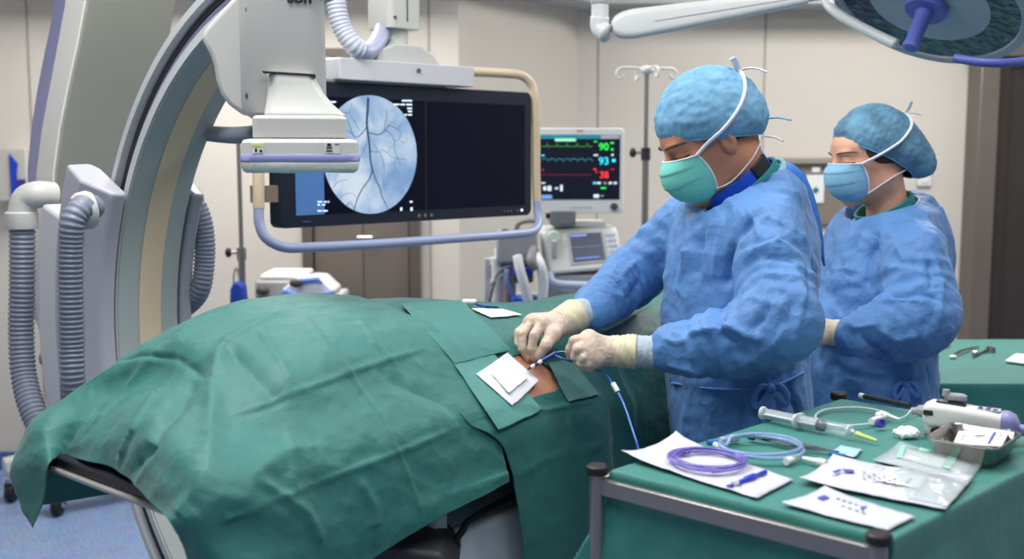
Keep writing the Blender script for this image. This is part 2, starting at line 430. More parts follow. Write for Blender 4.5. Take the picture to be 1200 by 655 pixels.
# steel notice board
p0, p1 = atY(903, 186, WR-.02), atY(1003, 263, WR-.02)
nb = thing('wall_panel', 'grey steel service panel on the wall between surgeon and nurse', 'panel', ((p0.x+p1.x)/2, WR-.02, p1.z))
mb = MB().box(((p0.x+p1.x)/2, WR-.02, (p0.z+p1.z)/2), (p1.x-p0.x, .03, p0.z-p1.z)); mb.make('panel_plate', mat('panel_plate', (140, 130, 120), .5, metal=.4), nb, bevel=.004)
mb = MB().box(((p0.x+p1.x)/2, WR-.05, p0.z-.01), (p1.x-p0.x, .05, .035)); mb.make('top_rail', mat('panel_rail', (165, 156, 146), .4, metal=.4), nb, bevel=.004)
wl = mat('white_label', (225, 226, 224), .6)
for (x0, y0, x1, y1) in ((945, 205, 965, 238), (925, 206, 937, 225)):
    a, b = atY(x0, y0, WR-.04), atY(x1, y1, WR-.04)
    MB().box(((a.x+b.x)/2, WR-.04, (a.z+b.z)/2), (b.x-a.x, .012, a.z-b.z)).make('label_plate', wl, nb, bevel=.003)
a = atY(956, 223, WR-.05); k = .02
MB().prism([(0, k), (k, 0), (0, -k), (-k, 0)], a, (1, 0, 0), (0, 0, 1), (0, 1, 0), .006).make('diamond_mark', mat('teal_mark', (10, 110, 120), .5), nb, smooth=False)
a = atY(956, 199, WR-.04); MB().box(a, (.045, .02, .03)).make('white_socket', wl, nb, bevel=.003)
a = atY(1082, 208, WR); sw = thing('wall_switch', 'small white switch plate on the wall right of the nurse', 'switch', (a.x, WR-.01, a.z-.05))
MB().box((a.x, WR-.012, a.z), (.078, .024, .095)).make('switch_plate', mat('switch_white', (226, 224, 220), .5), sw, bevel=.005)
MB().box((a.x, WR-.027, a.z), (.045, .008, .06)).make('rocker', mat('switch_white', (226, 224, 220), .5), sw, bevel=.003)
# glove dispenser at the left edge
gp = thing('glove_dispenser', 'blue and white glove box dispenser on the wall at far left', 'dispenser', (*atY(18, 230, WL-.04).xy, atY(18, 232, WL).z))
a, b = atY(4, 174, WL-.05), atY(40, 235, WL-.05)
MB().box(((a.x+b.x)/2, WL-.06, (a.z+b.z)/2), (b.x-a.x, .12, a.z-b.z)).make('holder', mat('holder_grey', (186, 182, 176), .5), gp, bevel=.004)
q = lambda x, y: ((atY(x, y, WL-.125)).x, (atY(x, y, WL-.125)).z)
MB().prism([q(11, 180), q(21, 192), q(20, 200), q(20, 234), q(14, 234)], (0, WL-.13, 0), (1, 0, 0), (0, 0, 1), (0, 1, 0), .006).make('blue_print', mat('royal_blue', (22, 62, 175), .5), gp, smooth=False)
MB().prism([q(21, 210), q(30, 210), q(30, 234), q(21, 234)], (0, WL-.13, 0), (1, 0, 0), (0, 0, 1), (0, 1, 0), .006).make('violet_print', mat('violet_print', (60, 50, 140), .5), gp, smooth=False)
# ------------------------------------------------------------------ bed axes
BA = math.radians(41); aV = Vector((math.sin(BA), math.cos(BA), 0)); nV = Vector((math.cos(BA), -math.sin(BA), 0)); ZV = Vector((0, 0, 1))
O3 = atZ(50, 546, .985); O3.z = 0
def B(s, w, z): return O3 + aV*s + nV*w + ZV*z

shell = mat('machine_shell_white', (192, 192, 188), .38, coat=.15)
shell2 = mat('machine_shell_cool', (196, 197, 203), .4)  # slightly bluer white than the main shell
lilac = mat('lilac_trim', (140, 142, 190), .42)
sagegrey = mat('sage_grey_plastic', (158, 167, 167), .45)
hose_m = mat('grey_corrugated_hose', (122, 128, 146), .42)
dark = mat('dark_gap', (40, 42, 48), .6)
black = mat('black_plastic', (24, 24, 28), .45)
chrome = mat('chrome', (200, 200, 202), .18, metal=1)
screw_m = mat('screw_steel', (120, 120, 118), .35, metal=1)

# ------------------------------------------------------------------ C-arm
ISO = Vector((-.345, 2.33, 1.10)); eV = -nV
ca = thing('c_arm', 'large white angiography C-arm with curved rail arching over the patient', 'C-arm', (ISO.x+eV.x*.9, ISO.y+eV.y*.9, 0))
def arc_sweep(section, t0, t1, n=64, close=True, axis=0.):
    """section: list of (radius, offset along the bed axis)"""
    rings = []
    for i in range(n+1):
        th = math.radians(t0+(t1-t0)*i/n)
        rings.append([ISO + aV*a + (eV*math.cos(th)+ZV*math.sin(th))*r for r, a in section])
    return rings
T0, T1 = -74, 92
r_in, r_out, hw = .80, .885, .088
mb = MB().loft(arc_sweep([(r_in, -hw), (r_in, hw), (r_in+.02, hw), (r_in+.023, hw-.02), (r_out-.020, hw-.02), (r_out-.017, hw), (r_out, hw), (r_out, -hw), (r_out-.017, -hw), (r_out-.020, -hw+.02), (r_in+.023, -hw+.02), (r_in+.02, -hw)], T0, T1))
mb.make('arc_rail', mat('arc_rail_light', (188, 192, 194), .38), ca, angle=30, bevel=0)
for sgn in (-1, 1):
    MB().loft(arc_sweep([(r_in+.026, sgn*(hw-.019)), (r_in+.042, sgn*(hw-.019)), (r_in+.042, sgn*(hw-.014)), (r_in+.026, sgn*(hw-.014))], T0, T1)).make('track_strip', mat('track_violet', (112, 110, 138), .35), ca)
    MB().loft(arc_sweep([(r_in+.046, sgn*(hw-.019)), (r_in+.060, sgn*(hw-.019)), (r_in+.060, sgn*(hw-.015)), (r_in+.046, sgn*(hw-.015))], T0, T1)).make('track_gap', dark, ca)
MB().loft(arc_sweep([(r_in-.004, -hw+.004), (r_in-.004, hw-.004), (r_in+.002, hw-.004), (r_in+.002, -hw+.004)], T0+1, T1)).make('inner_cover', sagegrey, ca); icv = bpy.data.objects['inner_cover']
MB().loft(arc_sweep([(r_in-.0065, -.026), (r_in-.0065, .036), (r_in-.003, .036), (r_in-.003, -.026)], T0+1, T1)).make('beige_strip', mat('beige_strip', (205, 187, 160), .5), icv)
# carrier that grips the arc
mb = MB().loft(arc_sweep([(.790, -.097), (.80, -.093), (.93, -.093), (.96, -.110), (.955, -.172), (.87, -.178), (.795, -.132)], -21, 26.5, 30)); 
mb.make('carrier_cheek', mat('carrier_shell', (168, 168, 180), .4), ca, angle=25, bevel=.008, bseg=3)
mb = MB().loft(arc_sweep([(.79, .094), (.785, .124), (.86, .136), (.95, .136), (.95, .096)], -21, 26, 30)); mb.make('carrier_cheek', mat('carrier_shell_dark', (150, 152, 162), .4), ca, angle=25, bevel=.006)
mb = MB().loft(arc_sweep([(.90, -.17), (.90, .14), (1.05, .14), (1.05, -.17)], -18, 18, 24)); mb.make('carrier_back', shell2, ca, bevel=.01)
for px, py in ((101, 250), (111, 358)):
    p = atY(px, py, 2.62)
# ceiling-hung support arm: lofted plan sections
rows = [(-70, 66, 84, 110, 214), (0, 62, 78, 101, 204), (50, 52, 69, 92, 196), (100, 43, 60, 81, 186), (150, 36, 51, 71, 176), (200, 32, 45, 64, 168), (260, 33, 41, 62, 160), (300, 34, 40, 61, 156), (350, 37, 43, 64, 152), (385, 41, 46, 68, 150), (403, 47, 51, 74, 148)]
R1, R2, R3 = [], [], []
for y, a, b, c, d in rows:
    A, Bq, Cq, D = atY(a, y, 3.30), atY(b, y, 3.16), atY(c, y, 3.08), atY(d, y, 3.45)
    for q_ in (A, Bq, D): q_.z = Cq.z
    back = Vector((.10, .35, 0))
    R1.append([Bq, Cq, D, D+Vector((-.25, .12, 0)), Bq+Vector((.0, .22, 0))]); R2.append([A, Bq, Bq+Vector((.03, .14, 0)), A+Vector((.02, .10, 0))])
mb = MB().loft(R1); mb.make('support_arm', mat('support_arm_shell', (134, 137, 129), .45, var=.02), ca, angle=40, bevel=.012, bseg=3)
R3 = [[r[1]+Vector((-.002, -.003, 0)), r[1]+Vector((-.0, .02, 0)), r[0]+Vector((.0, .04, 0)), r[0]+Vector((-.004, -.004, 0))] for r in R1]
MB().loft(R3).make('support_front', mat('support_front_white', (208, 208, 204), .4), ca, angle=30, bevel=.004)
MB().loft(R2).make('lilac_edge', lilac, ca, angle=30, bevel=.005)
# continues to the ceiling
top = R1[0]; MB().loft([top, [p+Vector((.05, .1, 0))+ZV*(2.9-top[0].z) for p in top]]).make('support_top', mat('support_arm_shell', (0, 0, 0)), ca, bevel=.01)
p = atY(66, 402, 3.1); MB().box(p+Vector((.16, .06, -.03)), (.42, .2, .035), rotz(.3)).make('support_foot', sagegrey, ca, bevel=.01)
# detector housing at the upper end of the arc
yaw = math.radians(11); ux = Vector((math.cos(yaw), math.sin(yaw), 0)); uy = Vector((-math.sin(yaw), math.cos(yaw), 0))
DH = atY(352, 180, 2.32); DH.z = 0
H = atY(333, 100, 2.40); H.z = 0
ring = lambda z, sc=1., rr=.03: [H + ux*(p[0]*sc) + uy*(p[1]*sc) + ZV*z for p in rounded(.172, .24, rr)]
mb = MB().loft([ring(1.628, .86), ring(1.634, .94), ring(1.65, 1.0), ring(2.05, 1.0), ring(2.3, 1.0)]); mb.make('detector_housing', shell, ca, angle=30)
zz = lambda y: atY(300, y, 2.33).z
xx = lambda x: (atY(x, 60, 2.33)-H).dot(ux)
fp = [(xx(295), zz(135)), (xx(279), zz(132)), (xx(268), zz(124)), (xx(259), zz(112)), (xx(254), zz(95)), (xx(252), zz(78)), (xx(247), zz(64)), (xx(240), zz(50)), (xx(242), zz(38)), (xx(278), zz(-2)), (xx(300), zz(-60)), (xx(310), zz(-60)), (xx(310), zz(135))]
MB().loft([[H + ux*x + uy*d_ + ZV*z for x, z in fp] for d_ in (-.092, .10)]).make('detector_fairing', shell, ca, angle=30, bevel=.010, bseg=3)
aw = ISO + (eV*math.cos(math.radians(82))+ZV*math.sin(math.radians(82)))*.84
MB().loft([[H + ux*x + uy*y + ZV*z for x, y, z in ((-.08, -.08, 2.02), (.05, -.08, 2.02), (.05, -.08, 2.2), (-.08, -.08, 2.2))], [aw + aV*x + eV*.05 + ZV*z for x, z in ((-.1, -.0), (.1, -.0), (.1, .12), (-.1, .12))]]).make('housing_yoke', shell, ca, bevel=.01)
for py in (12, 113):
    p = atY(291, py, 2.285); MB().cyl(p, p - uy*.012, .006).make('screw', screw_m, ca)
tx = atY(351, -3.0, 2.285)
text('maker_lettering', 'son', .034, tx, ux, ZV, black, ca, bold=.0012)
# detector head, front face towards the camera
def drings(spec, r=.025):
    out = []
    for z, w, dpt, off in spec:
        out.append([DH + ux*(p[0]+off) + uy*p[1] + ZV*z for p in rounded(w, dpt, min(r, w*.2))])
    return out
zt = lambda y: atY(350, y, 2.2).z
def neck_ring(z, x0, x1, y0, y1): return [DH + ux*x + uy*y + ZV*z for x, y in [(x0+.015, y0), (x1-.012, y0), (x1, y0+.012), (x1, y1), (x0, y1), (x0, y0+.015)]]
mb = MB()
ns = [(83, -.062, .030, -.062), (95, -.062, .038, -.064), (108, -.063, .050, -.068), (120, -.066, .066, -.074), (130, -.069, .084, -.082), (135, -.07, .093, -.086)]
mb.loft([neck_ring(zt(y), x0, x1, y0, .06) for y, x0, x1, y0 in ns]); mb.make('detector_neck', shell, ca, angle=50, bevel=.004)
mb = MB().loft([[DH + ux*x + uy*(-.0645) + ZV*z for x, z in [(-.072, zt(81)), (.032, zt(84)), (.034, zt(88)), (.030, zt(86.5)), (-.070, zt(83.5))]], [DH + ux*x + uy*(-.05) + ZV*z for x, z in [(-.072, zt(81)), (.032, zt(84)), (.034, zt(88)), (.030, zt(86.5)), (-.070, zt(83.5))]]]); mb.make('neck_gap', dark, ca)
MB().loft(drings([(zt(161.5), .186, .186, -.0), (zt(137), .186, .186, -.0), (zt(134.5), .175, .175, -.0)], .02)).make('detector_collar', shell, ca, angle=35, bevel=.003)
MB().loft(drings([(zt(163), .178, .178, 0), (zt(161), .178, .178, 0)])).make('collar_gap', dark, ca)
MB().loft(drings([(zt(181), .232, .225, 0), (zt(167), .230, .222, 0), (zt(163.5), .222, .21, 0), (zt(162.5), .2, .2, 0)], .03)).make('detector_head', shell, ca, angle=35); dhead = bpy.data.objects['detector_head']
MB().loft(drings([(zt(189.5), .2345, .228, 0), (zt(188.5), .2365, .23, 0), (zt(182), .2365, .23, 0), (zt(180.8), .2345, .228, 0)], .032)).make('lilac_band', mat('lilac_band', (150, 152, 205), .4), ca, angle=35)
mb = MB(); G = []
base = rounded(.232, .226, .03, 8); nb_ = 4
for zi, (y, k) in enumerate([(189.5, 1.0), (193, 1.0), (197, .995), (200, .975), (202, .93), (202.5, .4)]):
    r_ = []
    for i in range(len(base)*3):
        t = i/3; j = int(t) % len(base); f = t-int(t); p = (base[j][0]*(1-f)+base[(j+1) % len(base)][0]*f, base[j][1]*(1-f)+base[(j+1) % len(base)][1]*f)
        nz = .004*math.sin(i*1.7+zi*2.1)*math.sin(i*.6+zi) if 0 < zi < 5 else 0
        r_.append(DH + ux*p[0]*(k+nz*3) + uy*p[1]*(k+nz*3) + ZV*(zt(y)+nz*.6))
    G.append(r_)
mb.loft(G); mb.make('plastic_cover', mat('cloudy_plastic_film', (212, 212, 208), .3, coat=.4, bump=.9, bscale=30, spec=.7), ca, angle=180)
lab = mat('label_white', (228, 228, 222), .6)
def dlabel(x0, x1, y0, y1, name, m, d=.1135):
    MB().box(DH + ux*((x0+x1)/2) - uy*d + ZV*((zt(y0)+zt(y1))/2), (x1-x0, .002, zt(y0)-zt(y1)), Matrix((ux, uy, ZV)).transposed()).make(name, m, dhead, smooth=False)
dlabel(-.094, -.072, 167, 180, 'warning_label', lab); dlabel(-.093, -.073, 168, 171.5, 'yellow_mark', mat('yellow_mark', (225, 220, 120), .6), .1145)
dlabel(-.088, -.084, 174, 178, 'label_print', dark, .1145); dlabel(-.079, -.074, 175.5, 178.5, 'label_print', dark, .1145)
dlabel(.046, .078, 167, 180, 'info_label', mat('label_grey', (214, 214, 210), .6)); dlabel(.050, .062, 172.5, 174, 'label_print', dark, .1145); dlabel(.052, .060, 168, 171.5, 'label_print', dark, .1145); dlabel(.050, .062, 176, 177.5, 'label_print', dark, .1145)
dlabel(.067, .076, 168.5, 169.2, 'label_print', dark, .1145)
# hoses
mb = MB().tube(smooth_path([atY(62, 229, 2.98), atY(45, 228, 2.95), atY(31, 233, 2.95), atY(26, 248, 2.95), atY(26, 256, 2.95)], 6), .036, 18); mb.make('hose_elbow', shell, ca, angle=60)
MB().lathe([(.040, 0), (.0415, .004), (.0415, .042), (.038, .046)], atY(26, 268, 2.95)-ZV*.0, (0, 0, 1), 24).make('hose_collar', shell, ca)
MB().hose([atY(26, 266, 2.95), atY(26, 330, 2.95), atY(25, 390, 2.95), atY(28, 440, 2.93), atY(40, 485, 2.88), atY(60, 520, 2.85), atY(90, 545, 2.9)], .032, .013, .0025).make('corrugated_hose', hose_m, ca, angle=180)
MB().hose([atY(108, 243, 2.60), atY(97, 243, 2.53), atY(86, 258, 2.50), atY(83, 290, 2.50), atY(83, 340, 2.5), atY(84, 400, 2.5), atY(86, 460, 2.5), atY(92, 500, 2.6)], .0275, .0115, .0022).make('corrugated_hose', hose_m, ca, angle=180)
a = atY(104, 246, 2.56); MB().lathe([(.0, -.012), (.040, -.01), (.045, 0), (.043, .022), (.033, .035), (.0, .036)], a, Vector((.7, .55, .12))*-1, 28).make('hose_flange', shell, ca, angle=50)
MB().hose([atY(222, 232, 2.95), atY(231, 244, 2.95), atY(238, 266, 2.95), atY(240, 300, 2.95), atY(234, 340, 2.95), atY(214, 362, 3.0), atY(196, 372, 2.98)], .027, .011, .002).make('corrugated_hose', hose_m, ca, angle=180)
MB().hose([atY(232, 155, 2.9), atY(250, 157, 2.8), atY(275, 158.5, 2.62), atY(300, 157, 2.5)], .018, .0105, .0022).make('corrugated_hose', mat('hose_mid', (140, 146, 160), .45), ca, angle=180)

# ------------------------------------------------------------------ rolling stand whose castors show at lower left
st = thing('rolling_stand', 'white rolling stand base with castors behind the hanging drape corner', 'stand', (-1.95, 4.75, 0))
wm = mat('stand_white', (196, 198, 198), .4)
c1, c2 = atZ(68, 604, .0), atZ(14, 588, .0)
hub = Vector((-1.55, 5.0, 0))
def castor(p, parent):
    w = MB(); w.cyl(p+Vector((-.018, 0, .042)), p+Vector((.018, 0, .042)), .042, seg=24); f = MB(); f.box(p+Vector((-.025, .01, .075)), (.006, .05, .07)); f.box(p+Vector((.025, .01, .075)), (.006, .05, .07)); f.box(p+Vector((0, .01, .108)), (.056, .05, .012)); f.cyl(p+ZV*.11, p+ZV*.14, .012)
    f.cyl(p+Vector((-.03, 0, .042)), p+Vector((.03, 0, .042)), .01); fo = f.make('castor_fork', chrome, parent, bevel=.003); w.make('wheel', black, fo, bevel=.006)
for c in (c1, c2): castor(c, st)
def taperbar(mb, p, q, w, h0, h1, z):
    d = (q-p).normalized(); sd = Vector((-d.y, d.x, 0)); mb.loft([[p+sd*w/2+ZV*z, p-sd*w/2+ZV*z, p-sd*w/2*.9+ZV*(z+h0), p+sd*w/2*.9+ZV*(z+h0)], [q+sd*w/2+ZV*z, q-sd*w/2+ZV*z, q-sd*w/2*.9+ZV*(z+h1), q+sd*w/2*.9+ZV*(z+h1)]])
mb = MB(); taperbar(mb, c1-Vector((.06, 0, 0)), hub, .11, .06, .11, .135); mb.make('base_leg', wm, st, bevel=.01)
mb = MB(); taperbar(mb, c2-Vector((.03, 0, 0)), Vector((-2.0, 5.02, 0)), .09, .06, .09, .135); taperbar(mb, Vector((-2.0, 5.02, 0)), hub, .1, .09, .1, .135); mb.make('base_leg', wm, st, bevel=.01)
pc = Vector((atY(76, 460, 4.95).x, 4.95, 0)); MB().box(pc+ZV*.62, (.07, .07, .95)).make('column', wm, st, bevel=.008)
MB().box(pc+Vector((.12, 0, .21)), (.55, .12, .05)).make('crossbar', mat('stand_teal', (30, 88, 88), .5), st, bevel=.006)

# ------------------------------------------------------------------ large ceiling-hung display
mL, mR = atY(325, 180, 3.14), atY(622, 180, 3.86); mL.z = mR.z = 0
mx = (mR-mL).normalized(); mn = Vector((mx.y, -mx.x, 0))          # towards the viewer
W = (mR-mL).length
zT, zB = atY(622, 110, 3.86).z, atY(622, 252, 3.86).z
zT2, zB2 = atY(325, 90, 3.14).z, atY(325, 268, 3.14).z
zT = (zT+zT2)/2; zB = (zB+zB2)/2; HT = zT-zB
ds = thing('display_monitor', 'large black wide display with a round blood vessel image on the left half', 'monitor', (*((mL+mR)/2).xy, zB))
def D(u, v, d=0.): return mL + mx*(u*W) + ZV*(zB+v*HT) + mn*d        # u right 0..1, v up 0..1, d towards viewer
def dbox(u0, u1, v0, v1, d0, d1): 
    return [[D(u0, v0, d0), D(u1, v0, d0), D(u1, v1, d0), D(u0, v1, d0)], [D(u0, v0, d1), D(u1, v0, d1), D(u1, v1, d1), D(u0, v1, d1)]]
def loop(u0, u1, v0, v1, d, r=.02):
    w, h = (u1-u0)*W, (v1-v0)*HT; cu, cv = (u0+u1)/2*W, (v0+v1)/2*HT
    return [D((cu+p[0])/W, (cv+p[1])/HT, d) for p in rounded(w, h, r)]
bez = mat('display_bezel', (26, 33, 48), .4, spec=.3)
mb = MB().loft([loop(0, 1, 0, 1, -.045, .02), loop(0, 1, 0, 1, .0, .02), loop(.004, .996, .01, .99, .006, .018)]); mb.make('bezel', bez, ds, angle=40)
MB().loft([loop(.03, .97, .06, .94, -.075, .02), loop(.01, .99, .02, .98, -.046, .02)]).make('back_shell', mat('display_back', (150, 152, 156), .5), ds)
scr = mat('screen_dark', (7, 9, 26), .3, emit=.5, spec=.12)
MB().loft(dbox(.052, .965, .085, .895, .0055, .0068)).make('screen', scr, ds, smooth=False); scn = bpy.data.objects['screen']
MB().loft(dbox(.526, .532, .085, .895, .0068, .0078)).make('centre_line', mat('screen_line', (4, 5, 10), .4), scn, smooth=False)
MB().loft(dbox(.052, .148, .085, .895, .0068, .0078)).make('blue_side_panel', mat('screen_blue', (62, 98, 150), .35, emit=.55), scn, smooth=False)
# round angiogram
def img_mat():
    m = bpy.data.materials.new('angiogram_glow'); m.use_nodes = True; nt = m.node_tree; N = nt.nodes; L = nt.links; b = N['Principled BSDF']
    tc = N.new('ShaderNodeTexCoord'); n = N.new('ShaderNodeTexNoise'); n.inputs['Scale'].default_value = 9; n.inputs['Detail'].default_value = 3; n.inputs['Distortion'].default_value = .6
    r = N.new('ShaderNodeValToRGB'); cr = r.color_ramp; cr.elements[0].position = .33; cr.elements[0].color = (*lin((126, 165, 214)), 1); cr.elements[1].position = .68; cr.elements[1].color = (*lin((222, 236, 250)), 1)
    e = cr.elements.new(.5); e.color = (*lin((168, 198, 232)), 1)
    L.new(tc.outputs['Object'], n.inputs[0]); L.new(n.outputs['Fac'], r.inputs[0]); L.new(r.outputs[0], b.inputs['Emission Color']); b.inputs['Emission Strength'].default_value = .85
    b.inputs['Base Color'].default_value = (.02, .02, .03, 1); b.inputs['Roughness'].default_value = .3
    return m
cu_, cv_, Rr = .318*W, (.5-.005)*HT, .1775
cI = D(cu_/W, cv_/HT, .0085)
MB().add([cI+mx*Rr*math.cos(t*math.pi/48)+ZV*Rr*math.sin(t*math.pi/48) for t in range(96)], [tuple(range(96))]).make('angiogram', img_mat(), scn, smooth=False)
# vessels: polylines in picture pixels (crop frame), laid flat on the screen
def IM(px, py):   # pixel of the photograph -> point on the screen plane
    r = ray(px, py); o = Vector((0, 0, EYE)); q = D(0, 0, .0095); t = (q-o).dot(mn)/r.dot(mn); return o+r*t
def crop(cx, cy): return 340+cx*.2597, 90+cy*.2595
ves = [([(352, 95), (350, 150), (346, 200), (350, 250), (358, 310), (362, 370), (372, 425)], 9.5, 5.5),
 ([(372, 420), (358, 460), (330, 500), (308, 540), (295, 575), (290, 610)], 4.6, 3.2), ([(372, 420), (385, 460), (404, 500), (415, 540), (432, 575), (440, 598)], 4.2, 2.2),
 ([(344, 228), (325, 255), (298, 273), (280, 255), (268, 220), (258, 198)], 3.6, 1.8), ([(280, 255), (262, 248), (252, 230)], 2, 1.2),
 ([(356, 252), (385, 260), (410, 258), (430, 240), (445, 222), (470, 228), (492, 246)], 4.2, 1.6), ([(425, 243), (430, 205), (436, 170), (432, 150)], 2, 1),
 ([(430, 240), (455, 260), (470, 290), (472, 330), (485, 365), (500, 400)], 2.4, 1.1), ([(470, 290), (492, 280), (498, 250), (490, 225), (510, 215)], 1.6, .9),
 ([(362, 335), (395, 340), (415, 330), (440, 345), (460, 362), (500, 370), (530, 375)], 2.2, .9), ([(405, 340), (418, 375), (425, 420), (420, 460), (424, 500)], 1.8, 1), 
 ([(440, 345), (446, 325), (465, 312)], 1.4, .9), ([(345, 300), (330, 335), (316, 365), (310, 400)], 2, .9), ([(312, 240), (290, 200), (275, 180), (268, 160), (280, 120)], 1.8, .9),
 ([(268, 160), (250, 165), (222, 150)], 1.8, 1), ([(290, 600), (278, 575), (262, 575), (255, 590), (265, 565), (282, 566)], 2, 1.2), ([(188, 505), (210, 480), (235, 468), (258, 465)], 1.8, 1.1),
 ([(225, 560), (240, 535), (262, 525), (285, 530), (300, 545)], 1.2, .8), ([(500, 290), (520, 300), (530, 285), (525, 270)], 1.5, .8), ([(440, 222), (462, 205), (478, 212)], 1.4, .8), ([(485, 365), (470, 395), (478, 425), (500, 450)], 1.2, .7), ([(395, 340), (385, 315), (372, 300)], 1.4, .8)]
mb = MB()
for pts, w0, w1 in ves:
    Pp = smooth_path([Vector((*crop(*p), 0)) for p in pts], 6); n = len(Pp); G = []
    for i, p in enumerate(Pp):
        d = (Pp[min(i+1, n-1)]-Pp[max(i-1, 0)]).normalized(); w = (w0+(w1-w0)*i/(n-1))*.2597*.55; sd = Vector((-d.y, d.x, 0))*w*1.15
        a_, b_ = IM(*(p+sd).xy), IM(*(p-sd).xy); G.append([a_, b_])
    mb.grid(G)
mb.make('vessel_trace', mat('vessel_blue', (36, 62, 96), .5, emit=.5), scn, smooth=False)
mb = MB()
for rows_, x0 in (([(104, 117, 13)], 370), ([(117, 121, 0)], 0)):
    pass
def dash(x0, x1, y, h=2.0):
    a_, b_, c_, d_ = IM(x0, y-h/2), IM(x1, y-h/2), IM(x1, y+h/2), IM(x0, y+h/2); mb.add([a_, b_, c_, d_], [(3, 2, 1, 0)])
txm = mat('screen_text', (205, 220, 240), .5, emit=.7)
for x0, x1, y in ((471, 483, 118), (461, 468, 122.5), (469, 475, 122.5), (476, 483, 122.5), (477, 483, 127), (478, 483, 130.5), (474, 477, 134.5), (478, 483, 134.5), (385, 394, 119.5), (372, 378, 236.5), (379.5, 383, 236.5), (384, 386, 236.5), (372, 375, 240), (377, 381, 240), (372, 377, 247), (378, 384, 247)):
    mb = MB(); nx = max(2, int((x1-x0)/1.6))
    for i in range(nx): dash(x0+(x1-x0)*i/nx, x0+(x1-x0)*(i+.93)/nx, y, 2.2 if i % 2 else 1.7)
    mb.make('text_line', txm, scn, smooth=False)
for a_ in ((469, 471.5, 245, 4), (481, 483.5, 245, 4), (480, 483.5, 236.5, 2)):
    mb = MB(); dash(*a_); mb.make('text_mark', txm, scn, smooth=False)
for u, r_ in ((.50, .0055), (.525, .0055), (.55, .0055), (.87, .003), (.885, .003), (.90, .003), (.93, .003)): MB().cyl(D(u, .042, .004), D(u, .042, .008), r_).make('control_dot', mat('dot_grey', (105, 108, 116), .4), ds)
MB().cyl(D(.95, .045, .004), D(.95, .045, .009), .004).make('power_light', mat('led_white', (230, 240, 250), .4, emit=1), ds)
MB().loft(dbox(.075, .1, .037, .045, .005, .008)).make('badge', mat('badge_blue', (60, 84, 150), .4), ds)
# header box, column, hanger frame
hs = thing('display_hanger', 'white ceiling column with header box and bent tube frame carrying the large display', 'ceiling mount', (*((mL+mR)/2).xy, zB-.12))
def Dp(px, py, d=.03):
    r = ray(px, py); o = Vector((0, 0, EYE)); q = D(0, 0, d); t = (q-o).dot(mn)/r.dot(mn); return o+r*t
uh = lambda px: (Dp(px, 80) - mL).dot(mx)/W
vh = lambda px, py: (Dp(px, py).z - zB)/HT
u0, u1 = uh(398), uh(556); v1 = vh(400, 67); v0 = vh(398, 93)
MB().loft([loop(u0, u1, v0, v1, -.16, .006), loop(u0, u1, v0, v1, .03, .006)]).make('header_box', shell2, hs, bevel=.003)
um0, um1 = uh(379), uh(530)
MB().loft([loop(um0, um1, v0-.045, v0+.004, -.12, .004), loop(um0, um1, v0-.045, v0+.004, .0, .004)]).make('mounting_strip', mat('strip_grey', (140, 140, 132), .5), hs)
MB().loft(dbox(uh(447), uh(475), .96, v0, -.07, -.04)).make('mount_plate', shell2, hs)
ucol = (uh(448)+uh(492))/2+.045
cc = D(ucol, v1, -.06)
up = lambda u, v: D(u, v, -.06)
mb = MB(); bw = .105
mb.prism([(-.125, 0), (-.115, .03), (-.05, .055), (.05, .055), (.105, .03), (.125, 0)], cc + mn*.07, mx, ZV, -mn, .14); mb.make('column_foot', shell, hs, bevel=.004, angle=50)
MB().cyl(cc+ZV*.04, cc+ZV*.14, .043, seg=28).make('column_neck', shell, hs)
MB().loft([[cc+mx*p[0]+mn*p[1]+ZV*z for p in rounded(.128, .12, .02)] for z in (.105, 1.3)]).make('column', shell, hs)
MB().box(cc+mn*.0605+ZV*.6+mx*.004, (.003, .003, .95), rotz(math.atan2(mx.y, mx.x))).make('column_seam', dark, hs)
MB().cyl(cc+mn*.06+mx*-.045+ZV*.135, cc+mn*.064+mx*-.045+ZV*.135, .005).make('screw', screw_m, hs)
MB().cyl(D((u0+u1)/2+.03, (v0+v1)/2+.02, .03), D((u0+u1)/2+.03, (v0+v1)/2+.02, .034), .007).make('screw', screw_m, hs)
beige = mat('beige_tube', (212, 192, 164), .4); lil = mat('blue_grey_tube', (146, 158, 192), .35)
fr = [Dp(550, 84, -.03), Dp(590, 86, -.03), Dp(612, 89, -.02), Dp(623, 100, -.01), Dp(627, 118, 0), Dp(628, 160, 0), Dp(628, 200, 0), Dp(629, 236, 0)]
MB().tube(smooth_path(fr, 8), .0155, 16).make('side_tube', beige, hs, angle=60)
MB().tube([Dp(408, 74, -.06), Dp(378, 72.5, -.08), Dp(340, 71, -.08)], .0135, 16).make('side_tube', beige, hs)
fr = [Dp(629, 234, 0), Dp(630, 250, .01), Dp(631, 262, .03), Dp(624, 271, .05), Dp(600, 274.5, .06), Dp(540, 279, .06), Dp(440, 286, .06), Dp(360, 290, .06), Dp(332, 289.5, .05), Dp(312, 279, .03), Dp(304, 262, .01), Dp(303, 243, 0)]
MB().tube(smooth_path(fr, 8), .0145, 16).make('handle_tube', lil, hs, angle=60)
MB().tube([Dp(303, 244, 0), Dp(303, 200, 0), Dp(303, 120, -.02)], .0165, 16).make('side_tube', beige, hs)
MB().loft(dbox(uh(303), .02, vh(310, 238), vh(310, 218), -.03, 0)).make('side_bracket', mat('bracket_brown', (128, 112, 98), .5), hs)
hm = mat('pale_hose', (188, 192, 208), .4)
MB().hose([atY(392, -40, 3.3), atY(394, 0, 3.3), atY(400, 30, 3.3), atY(413, 52, 3.3), atY(424, 60, 3.32)], .028, .012, .002).make('cable_hose', hm, hs, angle=180)
